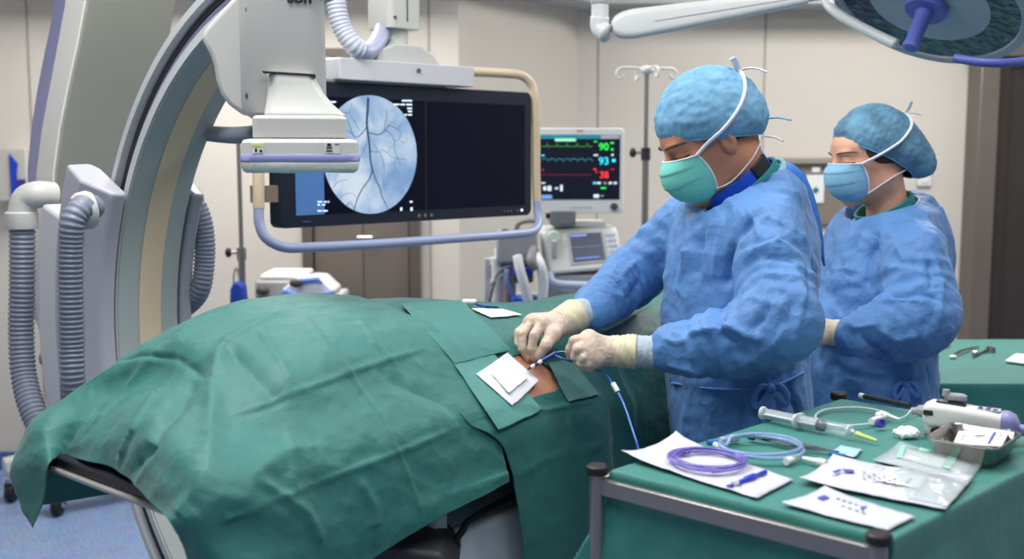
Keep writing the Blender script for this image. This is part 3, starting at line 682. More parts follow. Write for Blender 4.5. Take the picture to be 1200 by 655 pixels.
MB().tube(smooth_path([atY(420, 58, 3.32), atY(430, 61, 3.35), atY(442, 50, 3.42), atY(451, 28, 3.5), atY(456, 0, 3.55), atY(457, -40, 3.6)], 8), .026, 16).make('cable_hose', mat('lilac_hose', (170, 170, 200), .4), hs, angle=180)
MB().tube(smooth_path([cc+mn*.04-mx*.19+ZV*.015, cc+mn*.04-mx*.12+ZV*.022, cc+mn*.05-mx*.06+ZV*.045, cc-mx*.02+ZV*.07]), .014, 12, flat=.6).make('cable_cover', mat('cable_sage', (150, 170, 172), .4), hs, angle=180)
# ------------------------------------------------------------------ operating table
steelm = mat('satin_steel', (158, 158, 160), .32, metal=.9)
tb = thing('operating_table', 'radiolucent operating table with black mattress under green drapes', 'operating table', B(1.2, .25, 0))
BW = .50
MB().loft([[B(s, w, z) for s, w in ((0, 0), (1.98, 0), (1.98, BW), (0, BW))] for z in (.978, .990)]).make('table_top', mat('table_rim', (172, 170, 164), .4), tb, bevel=.005)
MB().loft([[B(s, w, z) for s, w in ((.004, .005), (1.97, .005), (1.97, BW-.005), (.004, BW-.005))] for z in (.990, 1.011)]).make('mattress', mat('mattress_black', (16, 16, 30), .38, bump=.08, bscale=40), tb, bevel=.005)
MB().loft([[B(s, w, z) for s, w in ((.54, .1), (1.2, .1), (1.2, .495), (.54, .495))] for z in (.06, .825)]).make('pedestal', mat('pedestal_white', (222, 224, 230), .42), tb, bevel=.015)
MB().loft([[B(s, w, z) for s, w in ((.50, .06), (1.9, .06), (1.9, .485), (.50, .485))] for z in (.825, .93)]).make('carriage', mat('carriage_grey', (118, 120, 126), .42, metal=.5), tb, bevel=.008)
MB().loft([[B(s, w, z) for s, w in ((.35, .0), (1.5, .0), (1.5, .52), (.35, .52))] for z in (0, .07)]).make('base_plate', mat('base_grey', (140, 142, 148), .5), tb, bevel=.02)
mb = MB(); mb.loft([[B(s, w, z) for s, w in ((.60, BW+.004), (1.9, BW+.004), (1.9, BW+.014), (.60, BW+.014))] for z in (.95, .972)]); mb.make('accessory_rail', steelm, tb, bevel=.002)
MB().loft([[B(s, w, z) for s, w in ((.50, .44), (.54, .44), (.54, .505), (.50, .505))] for z in (.3, .90)]).make('upright', mat('upright_grey', (210, 214, 220), .4), tb, bevel=.008)
MB().tube(smooth_path([B(.55, .51, .5), B(.55, .512, .78), B(.57, .512, .83), B(.62, .510, .85), B(.9, .5, .88)], 8), .007, 10).make('cable', black, tb)
# dark control box below the foot end, only its rounded corner shows
cb = thing('foot_support', 'dark rounded leg support just visible under the drape hem', 'support', B(.30, .45, 0))
mb = MB(); pl_ = [(-.16, .0), (-.12, .055), (0, .075), (.1, .055), (.13, .0)]
mb.prism(pl_, atY(452, 684, 1.9), Vector((1, 0, 0)), ZV, Vector((0, 1, 0)), .22); mb.make('pad', mat('pad_dark', (52, 50, 54), .5), cb, bevel=.012, bseg=3)
mb = MB(); q_ = atY(452, 684, 2.0); mb.cyl(Vector((q_.x, q_.y, 0)), q_, .03); mb.make('post', steelm, cb)
bxp = atY(497, 640, 3.1); bx = thing('storage_cabinet', 'low beige cabinet beyond the table pedestal', 'cabinet', (bxp.x, 3.1, 0))
MB().box((bxp.x, 3.3, .28), (.5, .4, .56)).make('body', mat('cabinet_beige', (128, 120, 110), .5), bx, bevel=.01)
MB().box((bxp.x, 3.095, .3), (.44, .012, .44)).make('door', mat('cabinet_door', (138, 130, 118), .5), bx, bevel=.004)

# ------------------------------------------------------------------ drapes
def cr_interp(P, n):
    """Catmull-Rom over rows of an array (k, m, 3) -> (n, m, 3)"""
    P = np.asarray(P, float); k = len(P); Q = np.concatenate([2*P[:1]-P[1:2], P, 2*P[-1:]-P[-2:-1]])
    t = np.linspace(0, k-1-1e-9, n); i = t.astype(int); f = (t-i)[:, None, None]
    p0, p1, p2, p3 = Q[i], Q[i+1], Q[i+2], Q[i+3]
    return .5*(2*p1+(-p0+p2)*f+(2*p0-5*p1+4*p2-p3)*f**2+(-p0+3*p1-3*p2+p3)*f**3)
def sheet(ctrl, n, m):
    G = cr_interp(ctrl, n); G = cr_interp(G.transpose(1, 0, 2), m).transpose(1, 0, 2); return G
def grid_faces(n, m, keep=None):
    f = []
    for i in range(n-1):
        for j in range(m-1):
            if keep is None or keep[i, j]: f.append((i*m+j, (i+1)*m+j, (i+1)*m+j+1, i*m+j+1))
    return np.array(f)
def from_px(V, path, dens=1):
    """picture positions -> nearest points of the sheet (then used as real 3-D crease lines)"""
    x = V[:, 0]; y = V[:, 1]; z = V[:, 2]-EYE; f = y*cP-z*sP; upv = y*sP+z*cP; X = 600+FPX*x/f; Y = 327.5-FPX*upv/f
    out = []
    for p in path:
        d = (X-p[0])**2+(Y-p[1])**2; m = d < d.min()+9; k = np.where(m)[0]; out.append(V[k[np.argmin(f[k])]])
    return out
def tents(P, lines):
    out = np.zeros(len(P))
    for pts, w, A in lines:
        best = np.full(len(P), 1e9); tt = np.zeros(len(P)); n = len(pts)-1
        for i in range(n):
            d, t = seg_dist(P, pts[i], pts[i+1]); m = d < best; best = np.where(m, d, best); tt = np.where(m, (i+t)/n, tt)
        out += A*np.clip(1-best/w, 0, 1)**1.5*np.clip(np.sin(np.pi*np.clip(tt, .03, .97))*3, 0, 1)
    return out
drape = cloth_mat('green_surgical_drape', (44, 109, 103), 6, .26)
drape2 = cloth_mat('green_surgical_drape_second', (43, 106, 100), 6, .26)
patchm = mat('light_green_pad', (92, 146, 140), .75, bump=.3, bscale=200, var=.06, vscale=10, spec=.3)

# profile of the covered patient: (w, z) across, at stations along the table
def prof(s, lift=0.):
    # station: ridge height, ridge position, near shoulder height
    S  = [.10, .22, .376, .52, .70, .90, 1.1, 1.35, 1.55, 1.75, 2.0, 2.3]
    rz = [1.150, 1.215, 1.262, 1.258, 1.238, 1.215, 1.185, 1.165, 1.175, 1.16, 1.14, 1.10]
    rw = [.12, .13, .13, .14, .15, .17, .2, .2, .22, .24, .24, .24]
    z = np.interp(s, S, rz)+lift; r = np.interp(s, S, rw)
    near = np.interp(s, [.1, .25, .5, .8, 1.2, 2.0], [1.07, 1.11, 1.12, 1.115, 1.10, 1.09])+lift
    return z, r, near
def section(s, hem_far, hem_near, lift=0., out=0.):
    z, r, nr = prof(s, lift)
    return [(-.13-out, hem_far), (-.115-out, .99), (-.06-out, 1.02+(z-1.02)*.55), (.02, 1.02+(z-1.02)*.9), (r, z), (r+.12, z-.018), (.40, (z+nr)/2+.012), (.475, nr), (.535+out, 1.02+(nr-1.02)*.35), (.565+out, .96), (.575+out, (hem_near+.96)/2), (.578+out, hem_near)]
# sheet 1: over the legs, foot end at lower left
def P3(px, py, Y): return tuple(atY(px, py, Y))
row0 = [P3(40, 618, 1.93), P3(50, 585, 1.92), P3(52, 552, 1.915), P3(60, 540, 1.925), P3(76, 535, 1.96), *[tuple(atZ(x, y, z)) for x, y, z in ((104, 541, 1.019), (130, 547, 1.021), (152, 562, 1.021), (176, 588, 1.019), (199, 611, 1.02), (214, 642, .975), (224, 672, .93))]]
row1 = [P3(25, 590, 1.98), P3(12, 556, 1.99), P3(25, 522, 1.99), P3(50, 497, 1.985), P3(85, 497, 1.985), *[tuple(atZ(x, y, z)) for x, y, z in ((115, 505, 1.062), (145, 516, 1.07), (174, 538, 1.07), (205, 569, 1.06), (228, 600, 1.035), (245, 640, .985), (256, 682, .93))]]
row2 = [tuple(B(.07, -.16, .86)), tuple(B(.07, -.13, .97)), P3(45, 492, 2.06), P3(80, 462, 2.06), P3(110, 448, 2.06), P3(150, 462, 2.0), *[tuple(atZ(x, y, z)) for x, y, z in ((185, 484, 1.12), (217, 510, 1.11), (248, 542, 1.09), (272, 580, 1.05), (290, 625, .985), (300, 690, .91))]]
rows = [row0, row1, row2]
for s, hf, hn in ((.20, .86, .855), (.32, .86, .88), (.44, .86, .905), (.55, .86, .915), (.635, .86, .925)):
    rows.append([tuple(B(s, w, z)) for w, z in section(s, hf, hn, .004)])
n1, m1 = 230, 260
G = sheet(rows, n1, m1)
V = G.reshape(-1, 3); F = grid_faces(n1, m1)
V0 = V.copy(); N = normals(V, F)
if N[:, 2].mean() < 0: N = -N
Lp = lambda pts: from_px(V0, pts)
sharp = [
 (Lp([(262, 487), (310, 470), (370, 448), (430, 428), (480, 412), (497, 406)]), .010, .0045),
 (Lp([(209, 636), (270, 607), (335, 580), (400, 553), (480, 523), (540, 498)]), .010, .0045),
 (Lp([(352, 362), (380, 400), (409, 431), (440, 475), (465, 522), (480, 560), (497, 610)]), .010, .0045),
 (Lp([(262, 400), (250, 440), (247, 500), (243, 548)]), .028, .012),
 (Lp([(243, 548), (225, 580), (205, 605)]), .03, .008),
 (Lp([(340, 500), (342, 560), (352, 640)]), .014, .006),
 (Lp([(250, 447), (228, 430), (207, 417), (165, 413), (128, 412)]), .012, -.006),
 (Lp([(207, 417), (180, 462), (155, 505), (138, 540)]), .016, .012),
 (Lp([(228, 436), (205, 480), (176, 520), (150, 556)]), .034, -.020),
 (Lp([(190, 400), (150, 450), (110, 500)]), .014, .005),
 (Lp([(330, 360), (285, 385), (262, 402)]), .02, .006),
 (Lp([(260, 400), (300, 440), (330, 480)]), .03, -.008),
 (Lp([(150, 430), (110, 480), (75, 525)]), .022, -.007),
 (Lp([(375, 520), (330, 530), (290, 560)]), .03, .008), (Lp([(450, 440), (520, 470), (560, 520)]), .03, -.006), (Lp([(300, 380), (330, 420), (350, 470)]), .012, .005), (Lp([(420, 370), (440, 400), (470, 430)]), .014, .004), (Lp([(300, 560), (360, 600), (380, 640)]), .02, .007), (Lp([(420, 560), (440, 590), (445, 620)]), .02, .006), (Lp([(180, 440), (140, 470), (95, 512)]), .012, .006)]
disp = tents(V0, sharp)
nf = V0 @ np.array([[1, 0, 0], [0, 1, 0], [0, 0, 1]])
disp += .0075*fbm(V0*5.5, 2) + .0028*(ridged(V0*np.array([9, 9, 11])+4.2, 2)-1)
disp += .0012*fbm(V0*40, 2)
V = V0+N*disp[:, None]
o = mesh_obj('surgical_drape', V, F, drape, None, angle=180, solid=.0016)
tag(o, 'large green drape over the patient\'s legs, its corner hanging off the table end', 'drape', 'green surgical drapes')
# sheet 2: over abdomen and chest, long near side
rows = []
for s, hn in ((.555, .25), (.66, .25), (.80, .25), (.95, .27), (1.04, .36), (1.12, .80), (1.3, .86), (1.5, .86), (1.72, .86), (1.92, .86), (2.0, .86)):
    rows.append([tuple(B(s+.15*min(1, max(0, (.99-z)/.05))*(w > .3)*max(0, min(1, (1.04-s)/.48)), w, z)) for w, z in section(s, .8, hn, -.006 if s < .7 else 0, -.04 if s > 1.0 else 0)])
rows = np.array(rows)
# lower part of the near side hangs plumb with broad folds
n2, m2 = 300, 320
G = sheet(rows, n2, m2); V0 = G.reshape(-1, 3); F = grid_faces(n2, m2); N = normals(V0, F)
if N[:, 2].mean() < 0: N = -N
hole_c = from_px(V0, [(594, 418), (612, 414), (634, 420), (650, 430), (656, 448), (655, 456), (632, 461), (600, 464), (572, 455), (575, 428)])
Lp = lambda pts: from_px(V0, pts)
sharp = [(Lp([(600, 561), (640, 540), (705, 520), (725, 512)]), .010, .005), (Lp([(607, 640), (655, 610), (700, 578)]), .010, .005),
 (Lp([(700, 392), (730, 380), (772, 356)]), .03, .010), (Lp([(690, 385), (720, 398), (760, 400)]), .022, -.008),
 (Lp([(470, 355), (520, 380), (560, 398)]), .010, .004), (Lp([(660, 440), (668, 500), (675, 600)]), .012, .004), (Lp([(720, 420), (740, 470), (742, 510)]), .03, .008),
 (Lp([(600, 470), (640, 480), (700, 470)]), .012, .004), (Lp([(545, 352), (600, 372), (680, 392)]), .012, -.004)]
disp = tents(V0, sharp)+.006*fbm(V0*5+9, 2)+.0022*(ridged(V0*10+2.2, 2)-1)+.001*fbm(V0*40, 2)
hang = np.clip((1.0-V0[:, 2])/.5, 0, 1)
sc = (V0[:, 0]*aV.x+V0[:, 1]*aV.y)
disp += hang*.018*np.sin(sc*26+1.1)*np.clip(hang, 0, 1)*np.clip((3.05-sc)/.3, 0, 1)
HOLE_S, HOLE_W = None, None
V = V0+N*disp[:, None]
# fenestration polygon in table coordinates
ho = np.array([((Vector(p)-O3).dot(aV), (Vector(p)-O3).dot(nV)) for p in hole_c])
sw2 = np.stack([(V-np.array(O3)) @ np.array(aV), (V-np.array(O3)) @ np.array(nV)], 1)
def inpoly(P, poly):
    c = np.zeros(len(P), bool); j = len(poly)-1
    for i in range(len(poly)):
        xi, yi = poly[i]; xj, yj = poly[j]
        cr = ((yi > P[:, 1]) != (yj > P[:, 1])) & (P[:, 0] < (xj-xi)*(P[:, 1]-yi)/(yj-yi+1e-12)+xi); c ^= cr; j = i
    return c
inside = (inpoly(sw2, ho) & (V[:, 2] > 1.0)).reshape(n2, m2)
keep = ~(inside[:-1, :-1] & inside[1:, :-1] & inside[:-1, 1:] & inside[1:, 1:])
o = mesh_obj('surgical_drape', V, grid_faces(n2, m2, keep), drape2, None, angle=180, solid=.0016)
tag(o, 'green drape with an opening over the patient\'s groin, hanging down the near side', 'drape', 'green surgical drapes')
V2s = V.copy(); N2s = N.copy()
def on_sheet(px, py, lift=.003):
    p = Vector(from_px(V2s, [(px, py)])[0]); k = np.argmin(((V2s-np.array(p))**2).sum(1)); return p+Vector(N2s[k])*lift, Vector(N2s[k])
def patch(name, corners, m, lift=.004, n=26, thick=.0012, wr=.001, label=None, cat=None, group=None, seed=0, parent=None):
    """a cloth square laid on the drape: corners in picture order tl, tr, br, bl"""
    tl, tr, br, bl = [Vector((*c, 0)) for c in corners]; VV = []
    for i in range(n):
        for j in range(n):
            a_, b_ = i/(n-1), j/(n-1); p = tl.lerp(tr, b_).lerp(bl.lerp(br, b_), a_); q, nn = on_sheet(p.x, p.y, 0); VV.append((q, nn))
    P = np.array([tuple(q) for q, _ in VV]); Nn = np.array([tuple(x) for _, x in VV])
    FF = grid_faces(n, n); P = relax(P, FF, 4, .5); Nn = relax(Nn, FF, 8, .5); Nn /= np.linalg.norm(Nn, axis=1)[:, None]
    P = P+Nn*(lift+.0015+wr*fbm(P*25+seed, 2)[:, None])
    o = mesh_obj(name, P, FF, m, parent, angle=180, solid=thick)
    if label: tag(o, label, cat, group)
    return P, Nn
patch('drape_towel', [(466, 356), (541, 352), (600, 412), (532, 430)], cloth_mat('green_towel', (54, 120, 114), 9, .2), .0075, 30, label='green folded towel lying on the drape along the patient\'s hip', cat='towel', seed=3)
patch('adhesive_pad', [(519, 412), (566, 400), (638, 483), (583, 507)], patchm, .007, 30, label='light green adhesive pad lying under the white dressing', cat='pad', seed=5)
patch('drape_pad', [(640, 424), (668, 420), (704, 463), (664, 472)], mat('grey_green_pad', (88, 136, 130), .7, bump=.3, bscale=200), .005, 22, label='thin grey-green pad right of the exposed skin, below the hands', cat='pad', seed=8)
# patient: a body under the drapes, skin filling the opening
skin = mat('skin', (206, 150, 122), .5, bump=.25, bscale=300, var=.10, vscale=14, sss=.08)
pskin = mat('patient_skin', (196, 138, 112), .5, bump=.25, bscale=260, var=.14, vscale=16, sss=.08)
kd_s = np.linspace(0, 2.35, 95); kd_w = np.linspace(-.1, .56, 60)
Hmap = np.full((95, 60), 1.03); SWZ = np.concatenate([sw2, V[:, 2:3]], 1)
SI = np.clip(np.round(sw2[:, 0]/2.35*94).astype(int), 0, 94); WI = np.clip(np.round((sw2[:, 1]+.1)/.66*59).astype(int), 0, 59)
Hm = np.full((95, 60), 9.)
V1s = np.array([tuple(v.co) for v in bpy.data.objects['surgical_drape'].data.vertices])+np.array(ORG['surgical_drape'])
for VV_ in (V1s, V2s):
    a_ = (VV_-np.array(O3)) @ np.array(aV); b_ = (VV_-np.array(O3)) @ np.array(nV)
    ii = np.clip(np.round(a_/2.35*94).astype(int), 0, 94); jj = np.clip(np.round((b_+.1)/.66*59).astype(int), 0, 59)
    ok = (VV_[:, 2] > 1.0) & (a_ > 0) & (b_ > -.1) & (b_ < .56); np.minimum.at(Hm, (ii[ok], jj[ok]), VV_[ok, 2])
Hm[Hm > 2] = 1.04
gs, gw = np.meshgrid(kd_s, kd_w, indexing='ij'); cs_, cw_ = ho.mean(0)
near_hole = np.exp(-(((gs-cs_)/.11)**2+((gw-cw_)/.10)**2)**2)
Hm = Hm-.016*(1-near_hole)+.004*near_hole
def Hat(s, w):
    i = np.clip(s/2.35*94, 0, 93.999); j = np.clip((w+.1)/.66*59, 0, 58.999); a, b = i.astype(int), j.astype(int); fi, fj = i-a, j-b
    return (Hm[a, b]*(1-fi)*(1-fj)+Hm[a+1, b]*fi*(1-fj)+Hm[a, b+1]*(1-fi)*fj+Hm[a+1, b+1]*fi*fj)
def patient(P):
    s, w, z = P[:, 0], P[:, 1], P[:, 2]
    d = ell(P, (1.25, .26, 1.06), (.42, .30, .17)); d = smin(d, ell(P, (.86, .27, 1.06), (.26, .30, .17)), .08)
    d = smin(d, chain(P, [(.82, .15, 1.12), (.45, .13, 1.17), (.16, .12, 1.09)], [.10, .075, .05], .03), .05)
    d = smin(d, chain(P, [(.82, .38, 1.10), (.45, .33, 1.13), (.16, .30, 1.08)], [.10, .075, .05], .03), .05)
    for w0 in (.12, .30): d = smin(d, cone(P, (.14, w0, 1.08), (.11, w0, 1.13), .035, .025), .02)
    d = smin(d, cone(P, (1.6, .25, 1.1), (1.75, .25, 1.1), .065, .06), .04); d = smin(d, ell(P, (1.84, .25, 1.11), (.115, .078, .09)), .02)
    d = smin(d, chain(P, [(1.5, .06, 1.09), (1.2, .0, 1.07), (.98, .02, 1.06)], [.05, .04, .03], .02), .02)
    d = smin(d, chain(P, [(1.5, .44, 1.09), (1.2, .47, 1.07), (1.0, .46, 1.06)], [.05, .04, .03], .02), .02)
    h = z-Hat(s, w)+.001; d = smax(d, h*.9, .006); return smax(d, 1.029-z, .01)
Vp, Fp = nets(patient, axis_pts(.05, 2.0, .018, ((.009, .6, 1.0),)), axis_pts(-.1, .58, .014, ((.009, .2, .58),)), axis_pts(1.01, 1.28, .010))
Vp = relax(Vp, Fp, 2)
Vw = np.array(O3)+Vp[:, :1]*np.array(aV)+Vp[:, 1:2]*np.array(nV); Vw[:, 2] = Vp[:, 2]
pa = mesh_obj('person', Vw, Fp[:, ::-1], pskin, None, angle=180)
tag(pa, 'patient lying on the table, covered by green drapes except a patch of skin', 'person')
# dressing
P, Nn = patch('gauze_dressing', [(553, 440), (592, 413), (632, 448), (598, 479)], mat('film_dressing', (222, 222, 230), .45, coat=.3, bump=.15, bscale=120), .010, 24, label='white square gauze dressing stuck on the skin, below the gloved hands', cat='dressing', wr=.0006, seed=11)
dress = bpy.data.objects['gauze_dressing']
patch('gauze_square', [(571, 441), (592, 425), (617, 447), (593, 466)], mat('gauze_white', (238, 238, 238), .8, bump=.4, bscale=300), .0135, 16, wr=.0004, seed=12, thick=.003, parent=dress)
# far pad with its blue clip
patch('sterile_pad', [(549, 361), (590, 362), (616, 369), (575, 373)], mat('pad_white', (225, 230, 228), .6), .004, 16, label='small white pad with blue edge on the far side of the drape', cat='pad', seed=14)
q, nn = on_sheet(551, 357, .012); q2, _ = on_sheet(560, 360, .010); q3, _ = on_sheet(583, 361, .008)
cl = thing('line_clip', 'blue line with a white end cap lying by the far white pad', 'clip', q)
MB().tube(smooth_path([q+Vector((.01, 0, 0)), q2, q3]), .0028, 8).make('blue_line', mat('blue_plastic', (40, 70, 150), .35), cl)
MB().cyl(q-Vector((.02, 0, 0)), q+Vector((.012, 0, 0)), .0065).make('cap', mat('white_plastic', (232, 232, 226), .4), cl, bevel=.002)
tp, _ = on_sheet(570, 361, .005)
ln = MB().tube(smooth_path([tp, atY(570, 350, 2.9), atY(574, 335, 3.3), atY(585, 325, 3.9), atY(596, 318, 4.3)], 8), .0035, 8).make('monitor_lead', mat('lead_grey', (88, 92, 108), .5)); tag(ln, 'thin grey cable rising from the far pad towards the equipment', 'cable')
# ------------------------------------------------------------------ people
gown_m = cloth_mat('blue_surgical_gown', (80, 129, 188), 9, .5)
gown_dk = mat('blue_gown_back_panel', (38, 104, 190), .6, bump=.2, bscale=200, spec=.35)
trim_m = mat('gown_neck_trim', (150, 200, 205), .6)
latex = mat('latex_glove', (208, 186, 168), .5, bump=.12, bscale=160, var=.04, vscale=30, sss=.04)
latex_c = mat('latex_cuff', (212, 204, 172), .5, bump=.4, bscale=60, stretch=(3, .6, .6))
knit = mat('knit_cuff', (170, 184, 196), .8, bump=.5, bscale=220)
cap_m = mat('blue_bouffant_cap', (108, 156, 190), .7, bump=.35, bscale=60, var=.13, vscale=30, spec=.3)
cap_f = mat('blue_bouffant_cap_sheer', (98, 144, 172), .65, bump=.4, bscale=60, var=.38, vscale=17, spec=.35)
maskg = mat('green_face_mask', (118, 204, 190), .75, bump=.25, bscale=150, spec=.25)
maskb = mat('blue_face_mask', (132, 182, 214), .75, bump=.25, bscale=150, spec=.25)
white_tie = mat('white_mask_tie', (226, 228, 234), .7)
hair_m = mat('dark_hair', (48, 34, 30), .6, bump=.5, bscale=90)
face_m = mat('face_skin', (190, 132, 106), .5, bump=.12, bscale=180, var=.05, vscale=18, sss=.1)
face_f = mat('face_skin_fair', (224, 168, 142), .48, bump=.08, bscale=180, var=.04, vscale=18, sss=.1)
scrub = mat('teal_scrub', (36, 128, 128), .7)

class Head:
    def __init__(s, c, psi, pitch, sc=1., roll=0.):
        h = Vector((-math.cos(psi), -math.sin(psi), 0)); s.f = h*math.cos(pitch)-ZV*math.sin(pitch); s.u = h*math.sin(pitch)+ZV*math.cos(pitch)
        s.l = s.u.cross(s.f); s.c = Vector(c); s.k = sc; s.M = np.array([tuple(s.f), tuple(s.l), tuple(s.u)]).T
    def w(s, x, y, z): return s.c+(s.f*x+s.l*y+s.u*z)*s.k
    def loc(s, P): return ((P-np.array(s.c)) @ s.M)/s.k
    def sdf(s, P, fem=False):
        q = s.loc(P); a = np.abs(q[:, 1]); Q = q.copy(); Q[:, 1] = a
        j = .92 if fem else 1.
        d = ell(q, (-.014, 0, .036), (.100, .077, .094)); d = smin(d, ell(q, (.032, 0, -.02), (.062, .062*j, .082)), .03)
        d = smin(d, ell(q, (.066, 0, .04), (.034, .058, .034)), .03)
        d = smin(d, ell(q, (.032, 0, -.078), (.056, .054*j, .040)), .025); d = smin(d, ell(q, (.078, 0, -.104), (.02, .022, .018)), .03)
        d = smin(d, ell(Q, (.062, .036, -.028), (.028, .026, .03)), .02)
        d = smin(d, ell(Q, (.088, .026, .027), (.014, .026, .0085)), .012)
        d = smax(d, -ell(Q, (.107, .034, .007), (.018, .020, .0135)), .012)
        d = smin(d, ell(Q, (.082, .033, .006), (.0155, .0165, .0135)), .006)
        d = smin(d, cone(q, (.090, 0, .022), (.116, 0, -.022), .0085, .0125), .014); d = smin(d, ell(Q, (.106, .011, -.028), (.011, .009, .008)), .008)
        d = smin(d, ell(q, (.094, 0, -.062), (.012, .024, .014)), .012)
        d = smin(d, ell(Q, (-.012, .052*j, -.055), (.03, .02, .03)), .03)
        # ears
        e = ell(Q, (-.006, .080, -.004), (.0175, .0085, .0315)); e = smax(e, -ell(Q, (-.003, .0905, .0), (.0095, .008, .019)), .005); e = smin(e, ell(Q, (-.010, .0875, -.002), (.004, .004, .009)), .005)
        return (d if fem else smin(d, e, .006))*s.k
def sdf_obj(name, fn, xs, ys, zs, m, parent=None, it=2, flip=False, post=None, **kw):
    V, F = nets(fn, xs, ys, zs); V = relax(V, F, it)
    if post is not None: V = post(V, F)
    return mesh_obj(name, V, F[:, ::-1], m, parent, angle=180, **kw), V, F
def push_out(H, p, c, r, k=1.03):
    q = Vector(((p[0]-c[0])/r[0], (p[1]-c[1])/r[1], (p[2]-c[2])/r[2]))
    if q.length < k: q = q.normalized()*k
    return (c[0]+q.x*r[0], c[1]+q.y*r[1], c[2]+q.z*r[2])
def make_cap(H, par, m, r, c, tilt, bun=0., seed=0, name='surgical_cap'):
    G = []; nt, nph = 44, 150; ct, stt = math.cos(tilt), math.sin(tilt); P = []
    for i in range(nt):
        t = i/(nt-1); th = math.radians(-14+104*t)
        for j in range(nph):
            ph = 2*math.pi*j/nph; g = .885+.115*min(1, t/.16)**.6
            v = Vector((r[0]*math.cos(th)*math.cos(ph)*g, r[1]*math.cos(th)*math.sin(ph)*g, r[2]*math.sin(th)))
            if bun:
                back = max(0, -math.cos(ph)); v.x -= bun*back**1.5*math.exp(-((th-.25)/.52)**2); v.z -= bun*.25*back**2*math.exp(-((th-.1)/.4)**2)
            w_ = (1-t)**2; v += Vector((math.cos(ph), math.sin(ph), 0))*(.0012*math.sin(ph*46+2*math.sin(ph*5+seed))*w_)
            v = Vector((v.x*ct-v.z*stt, v.y, v.x*stt+v.z*ct)); P.append((v.x+c[0], v.y+c[1], v.z+c[2]))
    P = np.array(P); F = []
    for i in range(nt-1):
        for j in range(nph): F.append((i*nph+j, i*nph+(j+1) % nph, (i+1)*nph+(j+1) % nph, (i+1)*nph+j))
    F = np.array(F); N = normals(P, F)
    if (N*(P-np.array(c))).sum() < 0: N = -N
    fade = np.clip(np.repeat(np.arange(nt)/(nt-1), nph)/.08, 0, 1)
    P = P+N*(fade*(.0024*(ridged(P*np.array([30, 24, 40])+seed, 2)-1)+.0016*(ridged(P*np.array([50, 50, 85])+seed*2, 2)-1)+.003*fbm(P*14+seed, 2)))[:, None]
    Wp = np.array(H.c)+(P @ H.M.T)*H.k
    o = mesh_obj(name, Wp, F, m, par, angle=180, solid=.0008)
    rim = [tuple(Wp[j]) for j in range(0, nph, 2)]
    MB().tube(rim, .0022, 6, closed=True).make('cap_band', mat('cap_band_blue', (96, 158, 202), .7), o)
    return Wp
def cap_push(H, Wp, pts, off=.003):
    c = np.array(H.w(-.014, 0, .03)); D = Wp-c; r = np.linalg.norm(D, axis=1); U_ = D/r[:, None]; out = []
    for i, p in enumerate(pts):
        w_ = np.array(H.w(*p))
        if i:
            d = w_-c; l = np.linalg.norm(d); d = d/l; k = np.argsort(-(U_ @ d))[:6]
            if (U_[k[0]] @ d) > .995: w_ = c+d*(r[k].max()+off)
        out.append(Vector(w_))
    return smooth_path(out, 6)
def make_mask(H, par, m, name='face_mask', wide=1.):
    cen = [(.114, .003), (.133, -.016), (.138, -.042), (.130, -.070), (.108, -.097), (.080, -.112)]
    sid = [(.062, -.006), (.055, -.022), (.050, -.042), (.048, -.060), (.048, -.078), (.050, -.092)]
    cenS = smooth_path([Vector((a, 0, b)) for a, b in cen], 8); sidS = smooth_path([Vector((a, .0665*wide, b)) for a, b in sid], 8)
    G = []; nv = len(cenS)
    for i in range(nv):
        t = i/(nv-1); row = []; pl_ = .0028*(((t*4.0) % 1.)-.5) if .12 < t < .9 else 0
        for j in range(41):
            a = -math.pi/2+math.pi*j/40; cs = math.cos(a)**.72 if abs(a) < math.pi/2-1e-6 else 0
            x = sidS[i].x+(cenS[i].x-sidS[i].x)*cs; z = sidS[i].z+(cenS[i].z-sidS[i].z)*cs; y = sidS[i].y*math.sin(a)*(1-.30*(t**3))
            k = pl_*min(1, math.cos(a)*2.2); row.append(H.w(x+k, y*(1+k*4), z))
        G.append(row)
    n = len(G); mb = MB().grid(G); o = mb.make(name, m, par, angle=180, solid=.0012)
    edge = [G[0][j] for j in range(41)]
    MB().tube(edge, .0024, 6, flat=.7).make('mask_top_edge', white_tie, o)
    for jj in (0, 40): MB().tube([G[i][jj] for i in range(n)], .0022, 6).make('mask_side_edge', white_tie, o)
    return G
def ribbon(H, pts, w, par, name, m, cw=None, up=None, flat=.18):
    P = smooth_path([H.w(*p) for p in pts], 6); return MB().tube(P, w, 8, flat=flat, up=up).make(name, m, par)

